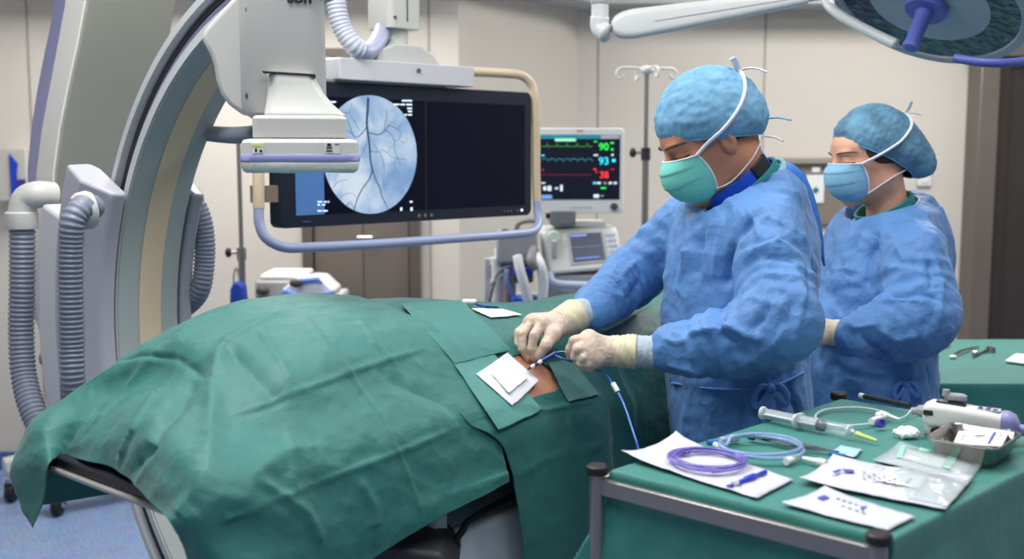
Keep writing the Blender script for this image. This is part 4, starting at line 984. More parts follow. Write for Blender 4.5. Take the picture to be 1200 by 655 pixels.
def hand_sdf(P, joints, shrink=0.):
    """joints: {'wrist','palm','fingers': [[p0..p3]...], 'thumb': [...]}"""
    d = None; rp = joints.get('pr', .017)-shrink
    w = joints['wrist']
    for k, f in enumerate(joints['fingers']):
        e = cone(P, w, f[0], .020-shrink, rp); d = e if d is None else smin(d, e, .016)
    t = joints['thumb']; d = smin(d, cone(P, w, t[0], .020-shrink, .0165-shrink), .016)
    R_ = [.0118, .0105, .0095, .0085]
    for k, f in enumerate(joints['fingers']):
        s_ = (1, 1.03, .97, .86)[k]; e = chain(P, f, [r*s_-shrink for r in R_][:len(f)], .003); d = smin(d, e, .0045)
    d = smin(d, chain(P, t, [.0150-shrink, .0125-shrink, .0095-shrink][:len(t)], .004), .006)
    return d
def glove(par, joints, cuff_a, cuff_b, ra, rb, kn_b, kr, h=.0019):
    pts = np.array([tuple(joints['wrist'])]+[tuple(p) for f in joints['fingers'] for p in f]+[tuple(p) for p in joints['thumb']]+[tuple(cuff_a)])
    lo = pts.min(0)-.035; hi = pts.max(0)+.035
    fn = lambda P: smin(hand_sdf(P, joints), cone(P, joints['wrist'], cuff_a, .024, ra), .012)
    go_, _, _ = sdf_obj('glove', fn, axis_pts(lo[0], hi[0], h), axis_pts(lo[1], hi[1], h), axis_pts(lo[2], hi[2], h), latex, par, it=2,
            post=lambda V, F: V+normals(V, F)*(.0007*(ridged(V*70, 2)-1))[:, None])
    # wrinkled latex cuff and the knitted cuff of the gown
    a, b = Vector(cuff_a), Vector(cuff_b); d = b-a; n = 26; G = []
    def ringset(a, b, r0, r1, n, amp, sd):
        x, y, z = frame_of(b-a); out = []
        for i in range(n):
            t = i/(n-1); c = a.lerp(b, t); r = r0+(r1-r0)*t
            out.append([c+(x*math.cos(2*math.pi*k/36)+y*math.sin(2*math.pi*k/36))*(r+amp*math.sin(i*1.9+2.*math.sin(k*2*math.pi/36*2+sd))+amp*.8*math.sin(k*2*math.pi/36*5+i*.7+sd)) for k in range(36)])
        return out
    MB().loft(ringset(a-d.normalized()*.012, b, ra*.97, rb, 22, .0009, 1), cap=False).make('glove_cuff', latex_c, go_, angle=180, solid=.0012)
    MB().loft(ringset(b-d.normalized()*.012, Vector(kn_b), rb*.88, kr*.90, 16, .0008, 3), cap=False).make('knit_cuff', knit, par, angle=180, solid=.001)

def wrinkle(V0, F, creases, seed, arms, amp=1., t_amp=1.):
    N = normals(V0, F); N = N if (N*(V0-V0.mean(0))).sum() > 0 else -N
    lines = [(from_px2(V0, N, pts), w*.8, a*1.3) for pts, w, a in creases]
    disp = folds(V0, lines)
    P = V0.copy(); th = P*np.array([9, 9, 3.2])
    disp += .0035*fbm(th+seed, 2)*t_amp+.0050*(ridged(P*np.array([8, 8, 4.5])+seed*3+.35*fbm(P*6, 1)[:, None], 2)-1)*t_amp
    for a, b, r, lam in arms:      # gathered rings of cloth along the sleeves
        d, t = seg_dist(P, a, b); L = np.linalg.norm(np.array(b)-np.array(a)); m = np.exp(-np.clip(d-r, 0, 1)**2/.02**2)*np.clip(np.sin(np.pi*np.clip(t, 0, 1))*1.3, .2, 1)
        disp += m*.0045*amp*(1-2*np.abs(((t*L/lam+1.6*pnoise(P*8+seed)) % 1.)-.5))*(1+.8*pnoise(P*13+3))
    w1 = P+.05*np.stack([pnoise(P*7+1), pnoise(P*7+9), pnoise(P*7+15)], 1)
    disp += .0036*(ridged(w1*np.array([11, 11, 8])+seed, 2)-.9)+.0016*(ridged(w1*24+seed*2, 2)-.9)
    disp = np.maximum(disp, -.022)
    return V0+N*disp[:, None]
def from_px2(V, N, path):
    x = V[:, 0]; y = V[:, 1]; z = V[:, 2]-EYE; f = y*cP-z*sP; upv = y*sP+z*cP; X = 600+FPX*x/f; Y = 327.5-FPX*upv/f
    out = []
    for p in path:
        d = (X-p[0])**2+(Y-p[1])**2; m = np.where(d < d.min()+14)[0]; out.append(V[m[np.argmin(f[m])]])
    return out
def torso_sdf(P, rows, F2, k=1.):
    """rows: z, centre x, centre y, half depth (along facing), half width; F2 facing unit vector in plan"""
    r = np.array(rows)[::-1]; z = P[:, 2]; zc = np.clip(z, r[0, 0], r[-1, 0]); cx, cy, a, b = (np.interp(zc, r[:, 0], r[:, i]) for i in (1, 2, 3, 4))
    X = P[:, 0]-cx; Y = P[:, 1]-cy; f = X*F2[0]+Y*F2[1]; s = -X*F2[1]+Y*F2[0]
    q = np.sqrt((f/a)**2+(s/b)**2)+1e-9; d = (q-1)*np.minimum(a, b)*.9
    return smax(d, np.maximum(z-r[-1, 0], r[0, 0]-z), .05)

# ================================================================== surgeon
def A(px, py, Y): return tuple(atY(px, py, Y))
HS = Head(atY(835, 163, 2.42), math.radians(7), math.radians(27), 1.02)
neck_s = atY(872, 228, 2.45)
SH_N, EL_N, WR_N = A(900, 272, 2.27), A(916, 378, 2.14), A(788, 411, 2.225)
SH_F, EL_F, WR_F = A(806, 262, 2.64), A(742, 325, 2.70), A(690, 366, 2.40)
F2 = (-.965, -.26)
rowsS = [(1.50, atY(868, 200, 2.46).x, 2.46, .075, .10), (1.46, atY(866, 200, 2.46).x, 2.46, .105, .155), (1.41, atY(864, 200, 2.46).x, 2.46, .125, .195), (1.33, atY(862, 200, 2.46).x, 2.46, .138, .205), (1.20, atY(862, 200, 2.46).x, 2.46, .150, .205), (1.05, atY(868, 200, 2.45).x, 2.435, .150, .195), (.9, atY(876, 200, 2.45).x, 2.44, .150, .19), (.6, atY(878, 200, 2.45).x, 2.44, .155, .19), (.32, atY(878, 200, 2.45).x, 2.44, .16, .195)]
# joints of the gloved hands
nax = Vector((-.62, -.10, .78)).normalized(); nc = atY(860, 212, 2.44)
def V3(px, py, Y): return np.array(tuple(atY(px, py, Y)))
hand_far = {'wrist': V3(655, 380, 2.335), 'pr': .0165,
 'fingers': [[V3(636, 378, 2.285), V3(626, 393, 2.262), V3(623, 408, 2.262), V3(626, 419, 2.268)],
             [V3(626, 376, 2.305), V3(612, 391, 2.282), V3(612, 408, 2.275), V3(619, 420, 2.278)],
             [V3(622, 377, 2.325), V3(608, 390, 2.31), V3(607, 404, 2.30), V3(612, 414, 2.298)],
             [V3(624, 380, 2.345), V3(611, 391, 2.34), V3(611, 402, 2.33), V3(616, 409, 2.322)]],
 'thumb': [V3(648, 391, 2.275), V3(640, 404, 2.255), V3(632, 417, 2.262)]}
hand_near = {'wrist': V3(712, 411, 2.245), 'pr': .0185,
 'fingers': [[V3(690, 396, 2.225), V3(673, 399, 2.212), V3(668, 409, 2.222), V3(669, 419, 2.236)],
             [V3(690, 405, 2.212), V3(677, 409, 2.198), V3(674, 418, 2.205), V3(678, 425, 2.222)],
             [V3(692, 414, 2.207), V3(683, 419, 2.194), V3(681, 426, 2.200), V3(685, 431, 2.216)],
             [V3(696, 422, 2.206), V3(690, 427, 2.196), V3(690, 431, 2.202), V3(694, 432, 2.214)]],
 'thumb': [V3(690, 399, 2.252), V3(676, 405, 2.262), V3(667, 412, 2.256)]}
def leg(P, hx, hy, fx, fy): 
    return smin(chain(P, [(hx, hy, .9), (hx-.01, hy, .5), (fx, fy, .09)], [.078, .056, .04], .03), cone(P, (fx+.03, fy, .04), (fx-.14, fy, .035), .042, .034), .03)
bxS = atY(862, 200, 2.45).x
def surgeon_body(P):
    d = HS.sdf(P); d = smin(d, cone(P, HS.w(-.028, 0, -.05), neck_s, .058, .066), .03)
    t = torso_sdf(P, [(z-.03, x, y, a*.78, b*.82) for z, x, y, a, b in rowsS[1:8]], F2); d = smin(d, t, .03)
    d = smin(d, chain(P, [SH_N, EL_N, WR_N, tuple(hand_near['wrist'])], [.046, .034, .022, .020], .01), .012); d = smin(d, chain(P, [SH_F, EL_F, WR_F, tuple(hand_far['wrist'])], [.046, .034, .022, .020], .01), .012)
    d = smin(d, hand_sdf(P, hand_near, .0026), .01); d = smin(d, hand_sdf(P, hand_far, .0026), .01)
    d = smin(d, leg(P, bxS+.04, 2.38, bxS+.05, 2.34), .03); return smin(d, leg(P, bxS+.04, 2.51, bxS+.05, 2.54), .03)
lo = (.0, 2.0, 0)
xs = axis_pts(.0, .78, .016, ((.0032, .275, .60), (.0032, .0, .22))); ys = axis_pts(2.02, 2.82, .016, ((.0035, 2.17, 2.54),)); zs = axis_pts(-.01, 1.78, .018, ((.0032, 1.40, 1.76), (.0035, 1.08, 1.25)))
su, Vb, Fb = sdf_obj('person', surgeon_body, xs, ys, zs, face_m, None, it=1)
tag(su, 'surgeon in blue gown bending over the patient, green mask, both gloved hands on the catheter', 'person')
# gown
def surgeon_gown(P):
    d = torso_sdf(P, rowsS, F2)
    d = smin(d, ell(P, atY(917, 306, 2.50), (.080, .12, .16)), .07)
    d = smin(d, ell(P, atY(888, 222, 2.44), (.10, .12, .055)), .06)
    a1 = chain(P, [SH_N, EL_N, WR_N], [.080, .074, .050], .03); a1 = smin(a1, ell(P, atY(852, 412, 2.2), (.10, .055, .055)), .04)
    a2 = chain(P, [SH_F, EL_F, WR_F], [.076, .070, .045], .03)
    d = smin(d, a1, .035); d = smin(d, a2, .03)
    q = P-np.array(nc-nax*.034); hq = q @ np.array(nax); rq = np.linalg.norm(q-hq[:, None]*np.array(nax), axis=1)
    return smax(d, -np.maximum(rq-.104-.25*np.maximum(hq, 0), -hq), .006)
cS = [([(888, 247), (866, 272), (852, 300), (848, 330)], .020, -.018), ([(850, 290), (848, 330), (843, 375), (838, 392)], .016, -.020),
 ([(862, 300), (885, 288), (910, 281), (938, 294)], .012, .008), ([(866, 318), (900, 300), (930, 306), (950, 322)], .014, -.008), ([(912, 213), (911, 250), (909, 282), (895, 320), (882, 345), (874, 384)], .005, .003),
 ([(812, 247), (800, 300), (792, 340), (784, 390)], .018, .010), ([(824, 262), (812, 320), (806, 380)], .018, -.009), ([(842, 262), (834, 320), (828, 378)], .014, .008),
 ([(786, 300), (806, 292), (836, 296)], .008, .004), ([(780, 262), (776, 320), (775, 390)], .016, .006),
 ([(800, 391), (826, 386), (848, 378), (862, 384)], .012, .014), ([(802, 392), (806, 412), (810, 425)], .010, .008), ([(838, 384), (856, 402), (868, 424)], .016, -.012), ([(850, 378), (872, 392), (896, 398)], .016, .012),
 ([(775, 396), (790, 400), (806, 396)], .008, .007), ([(776, 430), (800, 432), (824, 440)], .012, .007), ([(858, 436), (884, 420), (908, 404), (926, 380)], .014, .010), ([(872, 392), (890, 372), (902, 350)], .016, -.010),
 ([(912, 330), (926, 356), (928, 392)], .016, -.011), ([(935, 310), (945, 350), (936, 384), (925, 420)], .014, .012), ([(950, 300), (952, 340), (940, 376)], .010, -.010), ([(940, 268), (952, 290), (962, 312)], .014, .008),
 ([(884, 232), (900, 250), (916, 262)], .010, .006), ([(872, 240), (884, 262), (890, 285)], .012, .007), ([(780, 455), (830, 462), (880, 470)], .02, -.008), ([(880, 452), (910, 447), (940, 432)], .007, -.008),
 ([(900, 470), (905, 500), (900, 530)], .014, .010), ([(930, 440), (936, 470), (944, 500)], .012, -.010), ([(872, 470), (868, 500), (862, 530)], .014, -.009), ([(800, 470), (796, 510), (794, 540)], .02, .006),
 ([(770, 290), (745, 305), (725, 325)], .014, .010), ([(772, 310), (752, 330), (735, 355)], .014, -.010), ([(700, 340), (712, 352), (716, 370)], .010, .009), ([(722, 322), (735, 342), (735, 362)], .010, -.009), ([(745, 275), (730, 298), (715, 325)], .010, .006)]
arms = [(SH_N, EL_N, .078, .045), (EL_N, WR_N, .064, .034), (SH_F, EL_F, .073, .045), (EL_F, WR_F, .058, .032)]
h = .0056
gw, Vg, Fg = sdf_obj('gown', surgeon_gown, axis_pts(.08, .80, h), axis_pts(1.98, 2.84, h), axis_pts(.28, 1.58, h), gown_m, su, it=2, post=lambda V, F: wrinkle(V, F, cS, 3.1, arms))
glove(su, hand_near, V3(716, 411.5, 2.243), V3(746, 412, 2.236), .0305, .036, V3(775, 413, 2.23), .0385)
glove(su, hand_far, V3(657, 378, 2.34), V3(674, 370, 2.375), .030, .037, V3(693, 364, 2.405), .039)
def rimring(par, c, ax, r0, r1, w, t, name, m, a0=0, a1=360, n=48):
    x, y, z = frame_of(ax); G = []
    for i in range(n+1):
        a = math.radians(a0+(a1-a0)*i/n); d = x*math.cos(a)*r0+y*math.sin(a)*r1; u = d.normalized(); p = Vector(c)+d
        G.append([p-z*w/2-u*t/2, p-z*w/2+u*t/2, p+z*w/2+u*t/2+u*t*.2, p+z*w/2-u*t/2])
    return MB().loft(G, cap=True).make(name, m, par, angle=50, bevel=t*.2)
def gring(par, V, path, r, name, m):
    N = normals(V, Fg); pts = from_px2(V, N, path); P = smooth_path([Vector(p)+Vector((0, -.002, .002)) for p in pts], 6); return MB().tube(P, r, 8).make(name, m, par)
rimring(su, nc-nax*.010, nax, .074, .080, .050, .010, 'thyroid_collar', mat('royal_blue_collar', (28, 84, 214), .45, bump=.15, bscale=80))
for q0 in (nc-nax*.008,):
    x_, y_, z_ = frame_of(nax); a0 = math.degrees(math.atan2(Vector((.75, -.66, 0)).dot(y_), Vector((.75, -.66, 0)).dot(x_)))
    rimring(su, q0, nax, .077, .083, .052, .012, 'collar_patch', mat('collar_black', (26, 26, 34), .6), a0-22, a0+18, 12)
rimring(su, nc-nax*.024+Vector((.004, 0, 0)), nax, .083, .092, .030, .006, 'scrub_collar', scrub)
rimring(su, nc-nax*.031, nax, .099, .109, .012, .007, 'neck_trim', trim_m)
# head wear
hs_c = (-.014, 0, .045)
hairS = lambda P: (lambda q: smax(smax(ell(q, (-.016, 0, .033), (.1015, .0795, .096)), (q[:, 0]*.75-(q[:, 2]+.02)*.35-.028), .008), -(q[:, 2]+.082+.22*q[:, 0]), .006)*HS.k)(HS.loc(P))
hl, hh = np.array(HS.c)-.13, np.array(HS.c)+.13
sdf_obj('hair', hairS, axis_pts(hl[0], hh[0], .004), axis_pts(hl[1], hh[1], .004), axis_pts(hl[2], hh[2], .004), hair_m, su, it=1)
capS = make_cap(HS, su, cap_m, (.122, .0995, .122), (-.012, 0, .030), math.radians(22), seed=1.3)
make_mask(HS, su, maskg)
for sd in (-1, 1):
    pp = [(.062, .067*sd, -.006), (.036, .082*sd, .007), (.0, .095*sd, .020), (-.031, .10*sd, .034), (-.06, .09*sd, .050), (-.085, .07*sd, .070), (-.100, .04*sd, .092), (-.107, .008*sd, .104)]
    MB().tube(cap_push(HS, capS, pp, .001), .0066, 10, flat=.6).make('mask_tie', white_tie, su)
    ribbon(HS, [(.050, .052*sd, -.090), (.02, .068*sd, -.088), (-.03, .070*sd, -.070), (-.065, .058*sd, -.052), (-.092, .02*sd, -.045)], .0036, su, 'mask_tie', white_tie, flat=.5)
ribbon(HS, [(-.106, .02, .104), (-.104, .03, .122), (-.100, .034, .136)], .008, su, 'tie_end', white_tie, flat=.25)
ribbon(HS, [(-.106, .02, .104), (-.122, .03, .102), (-.138, .042, .092), (-.150, .05, .078)], .008, su, 'tie_end', white_tie, flat=.25)
ribbon(HS, [(-.095, .03, -.042), (-.11, .04, -.052), (-.12, .05, -.066)], .007, su, 'tie_end', white_tie, flat=.3)
ribbon(HS, [(-.118, .02, -.012), (-.136, .04, -.020), (-.152, .055, -.034)], .006, su, 'cap_tie', mat('cap_band_blue', (96, 158, 202)), flat=.3)
def face_bits(H, par, brow_w, lash=.0011, fem=False):
    def on(a, z, off):
        a = math.radians(a); ts = np.linspace(.03, .14, 221); c0 = np.array([.0, 0, z]); d = np.array([math.cos(a), math.sin(a), 0])
        Pl = c0+ts[:, None]*d; Pw = np.array(H.c)+(Pl @ H.M.T)*H.k; v = H.sdf(Pw, fem); k = np.where(v < 0)[0]; t = ts[k[-1]] if len(k) else .09
        return H.w(*(c0+d*(t+off)))
    bm_, lm_, cm_ = mat('eyebrow_dark', (74, 50, 40), .85), mat('lash_dark', (36, 26, 24), .85), mat('lid_shade', (150, 98, 80), .7)
    for sd in (-1, 1):
        P = [on(sd*(9+33*i/16), .0255+.0055*math.sin(math.pi*min(1, (i+2)/19)), .0) for i in range(17)]
        MB().tube(P, [brow_w*(.35+.75*math.sin(math.pi*min(1, (i+3)/19))**.7) for i in range(17)], 8, flat=.45, up=tuple(H.u)).make('eyebrow', bm_, par, angle=180)
        P = [on(sd*(13+24*i/12), .001-.0035*math.sin(math.pi*i/12), .0004) for i in range(13)]
        MB().tube(P, [lash*(.4+.8*math.sin(math.pi*(i+1)/14)) for i in range(13)], 6).make('eyelashes', lm_, par, angle=180)
        P = [on(sd*(13+24*i/12), .008+.005*math.sin(math.pi*i/12), .0001) for i in range(13)]
        MB().tube(P, .0006, 6).make('eyelid_crease', cm_, par, angle=180)
face_bits(HS, su, .0052, .0020)
# waist tie and back panel
def tie_bow(par, c, sc, m):
    c = Vector(c)
    for pts in ([(0, 0, 0), (-.022, -.008, .004), (-.036, -.010, -.018), (-.030, -.012, -.040), (-.014, -.012, -.022), (0, -.004, 0)], [(0, 0, 0), (.018, -.010, .006), (.034, -.010, -.012), (.032, -.010, -.034), (.014, -.012, -.018), (0, -.004, 0)], [(0, -.006, 0), (.003, -.014, -.04), (.010, -.014, -.085), (.004, -.012, -.13)], [(0, -.006, 0), (-.008, -.014, -.035), (-.014, -.014, -.075), (-.010, -.012, -.12)]):
        MB().tube(smooth_path([c+Vector(p)*sc for p in pts], 6), .0072*sc, 8, flat=.3, up=(0, 1, 0)).make('waist_tie', m, par, angle=180)
    MB().ball(c+Vector((0, -.006, 0)), (.012*sc, .01*sc, .012*sc), 10).make('tie_knot', m, par, angle=180)
NN = normals(Vg, Fg); kk = from_px2(Vg, NN, [(904, 455)])[0]
tie_bow(su, Vector(kk)+Vector((0, -.008, 0)), .95, mat('tie_blue', (84, 132, 206), .6))
belt = smooth_path([Vector(p)+Vector((0, -.002, 0)) for p in from_px2(Vg, NN, [(785, 449), (830, 455), (870, 457), (904, 455), (925, 447), (945, 436)])], 6)
MB().tube(belt, .0055, 8, flat=.5).make('waist_belt', mat('tie_blue', (84, 132, 206)), su)
fl = [[atY(896, 194, 2.56), atY(922, 190, 2.60), atY(942, 203, 2.62)], [atY(905, 202, 2.50), atY(936, 206, 2.55), atY(954, 232, 2.58)], [atY(925, 232, 2.50), atY(950, 244, 2.54), atY(963, 272, 2.56)], [atY(940, 280, 2.52), atY(957, 286, 2.54), atY(966, 312, 2.55)]]
G = cr_interp(np.array([[tuple(p) for p in r] for r in fl]), 14); G = cr_interp(G.transpose(1, 0, 2), 10).transpose(1, 0, 2)
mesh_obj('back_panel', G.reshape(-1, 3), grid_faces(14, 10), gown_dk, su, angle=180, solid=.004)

# ================================================================== nurse
HN = Head(atY(1021, 184, 2.95), math.radians(9), math.radians(11), .97)
neck_n = atY(1040, 246, 2.97)
nY = 2.98
nx_ = Vector((-.42, -.12, .90)).normalized(); ncN = atY(1036, 243, 2.97)
SHn, ELn, WRn = A(1072, 296, 2.80), A(1080, 372, 2.72), A(1000, 394, 2.66)
SHf, ELf, WRf = A(998, 280, 3.10), A(972, 350, 3.08), A(960, 384, 2.86)
F2n = (-.95, -.31)
rowsN = [(1.44, atY(1042, 200, nY).x, nY, .07, .09), (1.40, atY(1040, 200, nY).x, nY, .10, .145), (1.34, atY(1038, 200, nY).x, nY, .125, .18), (1.22, atY(1030, 200, nY).x, nY, .150, .185), (1.08, atY(1028, 200, nY).x, nY, .160, .185), (.95, atY(1027, 200, nY).x, nY-.02, .165, .185), (.6, atY(1027, 200, nY).x, nY-.03, .17, .185), (.3, atY(1027, 200, nY).x, nY-.03, .175, .19)]
hn_near = {'wrist': V3(975, 389, 2.68), 'pr': .015,
 'fingers': [[V3(958, 384, 2.68), V3(944, 385, 2.69), V3(938, 392, 2.70), V3(940, 398, 2.71)], [V3(958, 389, 2.67), V3(943, 391, 2.68), V3(938, 398, 2.69), V3(941, 403, 2.70)],
             [V3(959, 394, 2.665), V3(946, 397, 2.67), V3(942, 403, 2.68), V3(945, 407, 2.69)], [V3(961, 398, 2.665), V3(951, 402, 2.67), V3(948, 407, 2.68), V3(950, 409, 2.69)]],
 'thumb': [V3(960, 383, 2.70), V3(949, 380, 2.72), V3(941, 382, 2.73)]}
hn_far = {'wrist': V3(955, 386, 2.80), 'pr': .015,
 'fingers': [[V3(944, 388, 2.76), V3(936, 392, 2.74), V3(934, 398, 2.73), V3(937, 403, 2.725)], [V3(943, 391, 2.78), V3(934, 396, 2.76), V3(933, 402, 2.75), V3(936, 406, 2.745)],
             [V3(943, 394, 2.80), V3(935, 400, 2.79), V3(934, 405, 2.78), V3(937, 409, 2.77)], [V3(945, 397, 2.82), V3(938, 402, 2.81), V3(937, 407, 2.80), V3(940, 410, 2.79)]],
 'thumb': [V3(948, 384, 2.765), V3(941, 384, 2.745), V3(936, 387, 2.74)]}
bxN = atY(1027, 200, nY).x
def nurse_body(P):
    d = HN.sdf(P, True); d = smin(d, cone(P, HN.w(-.026, 0, -.05), neck_n, .048, .055), .03)
    d = smin(d, torso_sdf(P, [(z-.03, x, y, a*.76, b*.8) for z, x, y, a, b in rowsN[1:7]], F2n), .03)
    d = smin(d, chain(P, [SHn, ELn, WRn, tuple(hn_near['wrist'])], [.040, .030, .020, .018], .01), .012); d = smin(d, chain(P, [SHf, ELf, WRf, tuple(hn_far['wrist'])], [.040, .030, .020, .018], .01), .012)
    d = smin(d, hand_sdf(P, hn_near, .003), .01); d = smin(d, hand_sdf(P, hn_far, .003), .01)
    d = smin(d, leg(P, bxN+.01, 2.91, bxN+.02, 2.89), .03); return smin(d, leg(P, bxN+.01, 3.03, bxN+.02, 3.05), .03)
xs = axis_pts(.70, 1.30, .016, ((.0034, .80, 1.08),)); ys = axis_pts(2.6, 3.3, .016, ((.0036, 2.84, 3.06),)); zs = axis_pts(-.01, 1.72, .018, ((.0034, 1.34, 1.70),))
nu, Vb, Fb = sdf_obj('person', nurse_body, xs, ys, zs, face_f, None, it=1)
tag(nu, 'nurse in blue gown standing at right, blue mask, sheer bouffant cap, hands clasped', 'person')
def nurse_gown(P):
    d = torso_sdf(P, rowsN, F2n)
    d = smin(d, ell(P, atY(1075, 310, 3.04), (.09, .12, .20)), .08)
    a1 = chain(P, [SHn, ELn, WRn], [.080, .088, .052], .03); a2 = chain(P, [SHf, ELf, WRf], [.068, .066, .045], .03)
    a1 = smin(a1, ell(P, A(1050, 385, 2.72), (.085, .065, .075)), .05)
    d = smin(d, a1, .03); d = smin(d, a2, .03)
    q = P-np.array(ncN-nx_*.016); hq = q @ np.array(nx_); rq = np.linalg.norm(q-hq[:, None]*np.array(nx_), axis=1)
    return smax(d, -np.maximum(rq-.088-.3*np.maximum(hq, 0), -hq), .006)
cN = [([(1026, 276), (1016, 300), (1014, 330), (1018, 368)], .018, -.016), ([(1020, 340), (1045, 346), (1085, 344), (1100, 350)], .014, -.012), ([(1022, 352), (1050, 350), (1080, 352)], .012, .012),
 ([(1064, 256), (1068, 280), (1070, 310)], .006, .004), ([(1040, 262), (1052, 290), (1056, 305)], .012, .006), ([(1018, 322), (1050, 312), (1085, 320)], .012, .007), ([(1088, 300), (1092, 320), (1088, 342)], .012, -.009),
 ([(1096, 300), (1106, 330), (1104, 360), (1098, 390)], .012, .010), ([(990, 372), (1000, 382), (1015, 380), (1035, 378)], .010, .010), ([(990, 412), (1010, 420), (1036, 430)], .014, .010), ([(1010, 390), (1022, 410), (1042, 425)], .014, -.012), ([(1030, 384), (1050, 400), (1080, 396)], .014, .009),
 ([(968, 316), (990, 312), (1012, 318)], .008, .004), ([(985, 270), (975, 310), (972, 350)], .016, .007), ([(1000, 275), (994, 315), (990, 350)], .014, -.008), ([(960, 420), (1000, 440), (1050, 445)], .02, -.007), ([(1060, 445), (1080, 442), (1096, 430)], .008, -.007), ([(1058, 450), (1054, 470), (1050, 490)], .012, -.009), ([(1080, 450), (1084, 470), (1088, 490)], .012, .008), ([(1095, 400), (1092, 430), (1096, 460)], .012, -.009)]
gn, VgN, FgN = sdf_obj('gown', nurse_gown, axis_pts(.72, 1.34, h), axis_pts(2.56, 3.32, h), axis_pts(.26, 1.50, h), gown_m, nu, it=2, post=lambda V, F: wrinkle(V, F, cN, 8.7, [(SHn, ELn, .08, .05), (ELn, WRn, .07, .036), (SHf, ELf, .066, .045)]))
glove(nu, hn_near, V3(968, 388, 2.683), V3(984, 391, 2.675), .028, .034, V3(1004, 395, 2.66), .037, h=.0024)
glove(nu, hn_far, V3(958, 386, 2.81), V3(964, 384, 2.85), .026, .030, V3(966, 383, 2.90), .034, h=.0026)
rimring(nu, ncN-nx_*.006, nx_, .070, .078, .034, .006, 'scrub_collar', scrub)
rimring(nu, ncN-nx_*.015, nx_, .083, .092, .010, .006, 'neck_trim', mat('gown_trim_pale', (168, 196, 226), .6))
hairN = lambda P: (lambda q: smax(smax(ell(q, (-.016, 0, .036), (.104, .0825, .099)), (q[:, 0]*.8-(q[:, 2]+.02)*.40-.032), .008), -(q[:, 2]+.045+.3*q[:, 0]), .006)*HN.k)(HN.loc(P))
hl, hh = np.array(HN.c)-.13, np.array(HN.c)+.13
sdf_obj('hair', hairN, axis_pts(hl[0], hh[0], .004), axis_pts(hl[1], hh[1], .004), axis_pts(hl[2], hh[2], .004), mat('brown_hair', (66, 44, 36), .6, bump=.5, bscale=90), nu, it=1)
capN = make_cap(HN, nu, cap_f, (.120, .1020, .116), (-.014, 0, .026), math.radians(34), bun=.070, seed=5.1)
make_mask(HN, nu, maskb)
for sd in (-1, 1):
    pp = [(.062, .067*sd, -.006), (.032, .088*sd, .006), (.0, .10*sd, .018), (-.035, .105*sd, .034), (-.065, .095*sd, .052), (-.09, .07*sd, .070), (-.105, .035*sd, .088), (-.11, .005*sd, .095)]
    MB().tube(cap_push(HN, capN, pp, .001), .0062, 10, flat=.6).make('mask_tie', white_tie, nu)
    ribbon(HN, [(.050, .052*sd, -.090), (.018, .068*sd, -.072), (-.02, .074*sd, -.056), (-.05, .068*sd, -.048), (-.082, .04*sd, -.046)], .0036, nu, 'mask_tie', white_tie, flat=.5)
ribbon(HN, [(-.112, .01, .098), (-.118, .02, .112), (-.124, .026, .128)], .006, nu, 'tie_end', white_tie, flat=.25)
ribbon(HN, [(-.112, .01, .098), (-.128, .02, .096), (-.145, .03, .086)], .006, nu, 'tie_end', white_tie, flat=.25)
face_bits(HN, nu, .0030, .0022, True)
NN = normals(VgN, FgN); kk = from_px2(VgN, NN, [(1062, 448)])[0]
tie_bow(nu, Vector(kk)+Vector((0, -.008, 0)), .85, mat('tie_blue', (84, 132, 206)))
fl = [[atY(1072, 243, 3.10), atY(1084, 250, 3.12), atY(1094, 262, 3.12)], [atY(1078, 258, 3.02), atY(1094, 272, 3.05), atY(1102, 290, 3.05)], [atY(1092, 285, 3.0), atY(1100, 296, 3.02), atY(1106, 316, 3.02)]]
G = cr_interp(np.array([[tuple(p) for p in r] for r in fl]), 12); G = cr_interp(G.transpose(1, 0, 2), 8).transpose(1, 0, 2)
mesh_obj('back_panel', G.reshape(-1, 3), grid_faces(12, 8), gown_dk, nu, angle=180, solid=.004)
# ------------------------------------------------------------------ instrument table in front
TZ = 1.05
PL, PN, PF = atZ(700, 553, TZ), atZ(1030, 634, TZ), atZ(983, 466, TZ)
e1 = (PN-PL); L1 = e1.length; e1.normalize(); e2 = (PF-PL); L2 = e2.length; e2.normalize()
it = thing('instrument_table', 'steel-framed instrument table in the right foreground under a green cloth', 'table', (*(PL+e1*L1/2+e2*L2/2).xy, 0))
railm = mat('satin_rail', (165, 158, 156), .33, metal=.85)
c4 = PL+e1*L1+e2*L2
for p in (PL, PN, PF, c4):
    q = Vector((p.x, p.y, 0)); MB().cyl(q+ZV*.06, q+ZV*(TZ-.004), .0125, seg=20).make('leg', railm, it)
    MB().lathe([(.0165, 0), (.0172, .003), (.0172, .012), (.014, .015)], q+ZV*(TZ-.003), seg=24).make('post_cap', mat('cap_black', (38, 32, 34), .5), it, angle=40)
for a, b in ((PL, PN), (c4, PF), (PF, PL)):
    d = (b-a).normalized(); sd = Vector((-d.y, d.x, 0)); r_ = [(-.006, -.013), (.006, -.013), (.006, .013), (-.006, .013)]
    MB().loft([[p+sd*x+ZV*(z-.022) for x, z in r_] for p in (a, b)]).make('rail', railm, it, bevel=.002)
MB().loft([[p+ZV*z for p in (PL+e1*.02+e2*.02, PN-e1*.02+e2*.02, c4-e1*.02-e2*.02, PF+e1*.02-e2*.02)] for z in (-.02, -.008)]).make('table_shelf', railm, it)
MB().loft([[Vector((p.x, p.y, z)) for p in (PL, PN, c4, PF)] for z in (.2, .215)]).make('lower_shelf', railm, it)
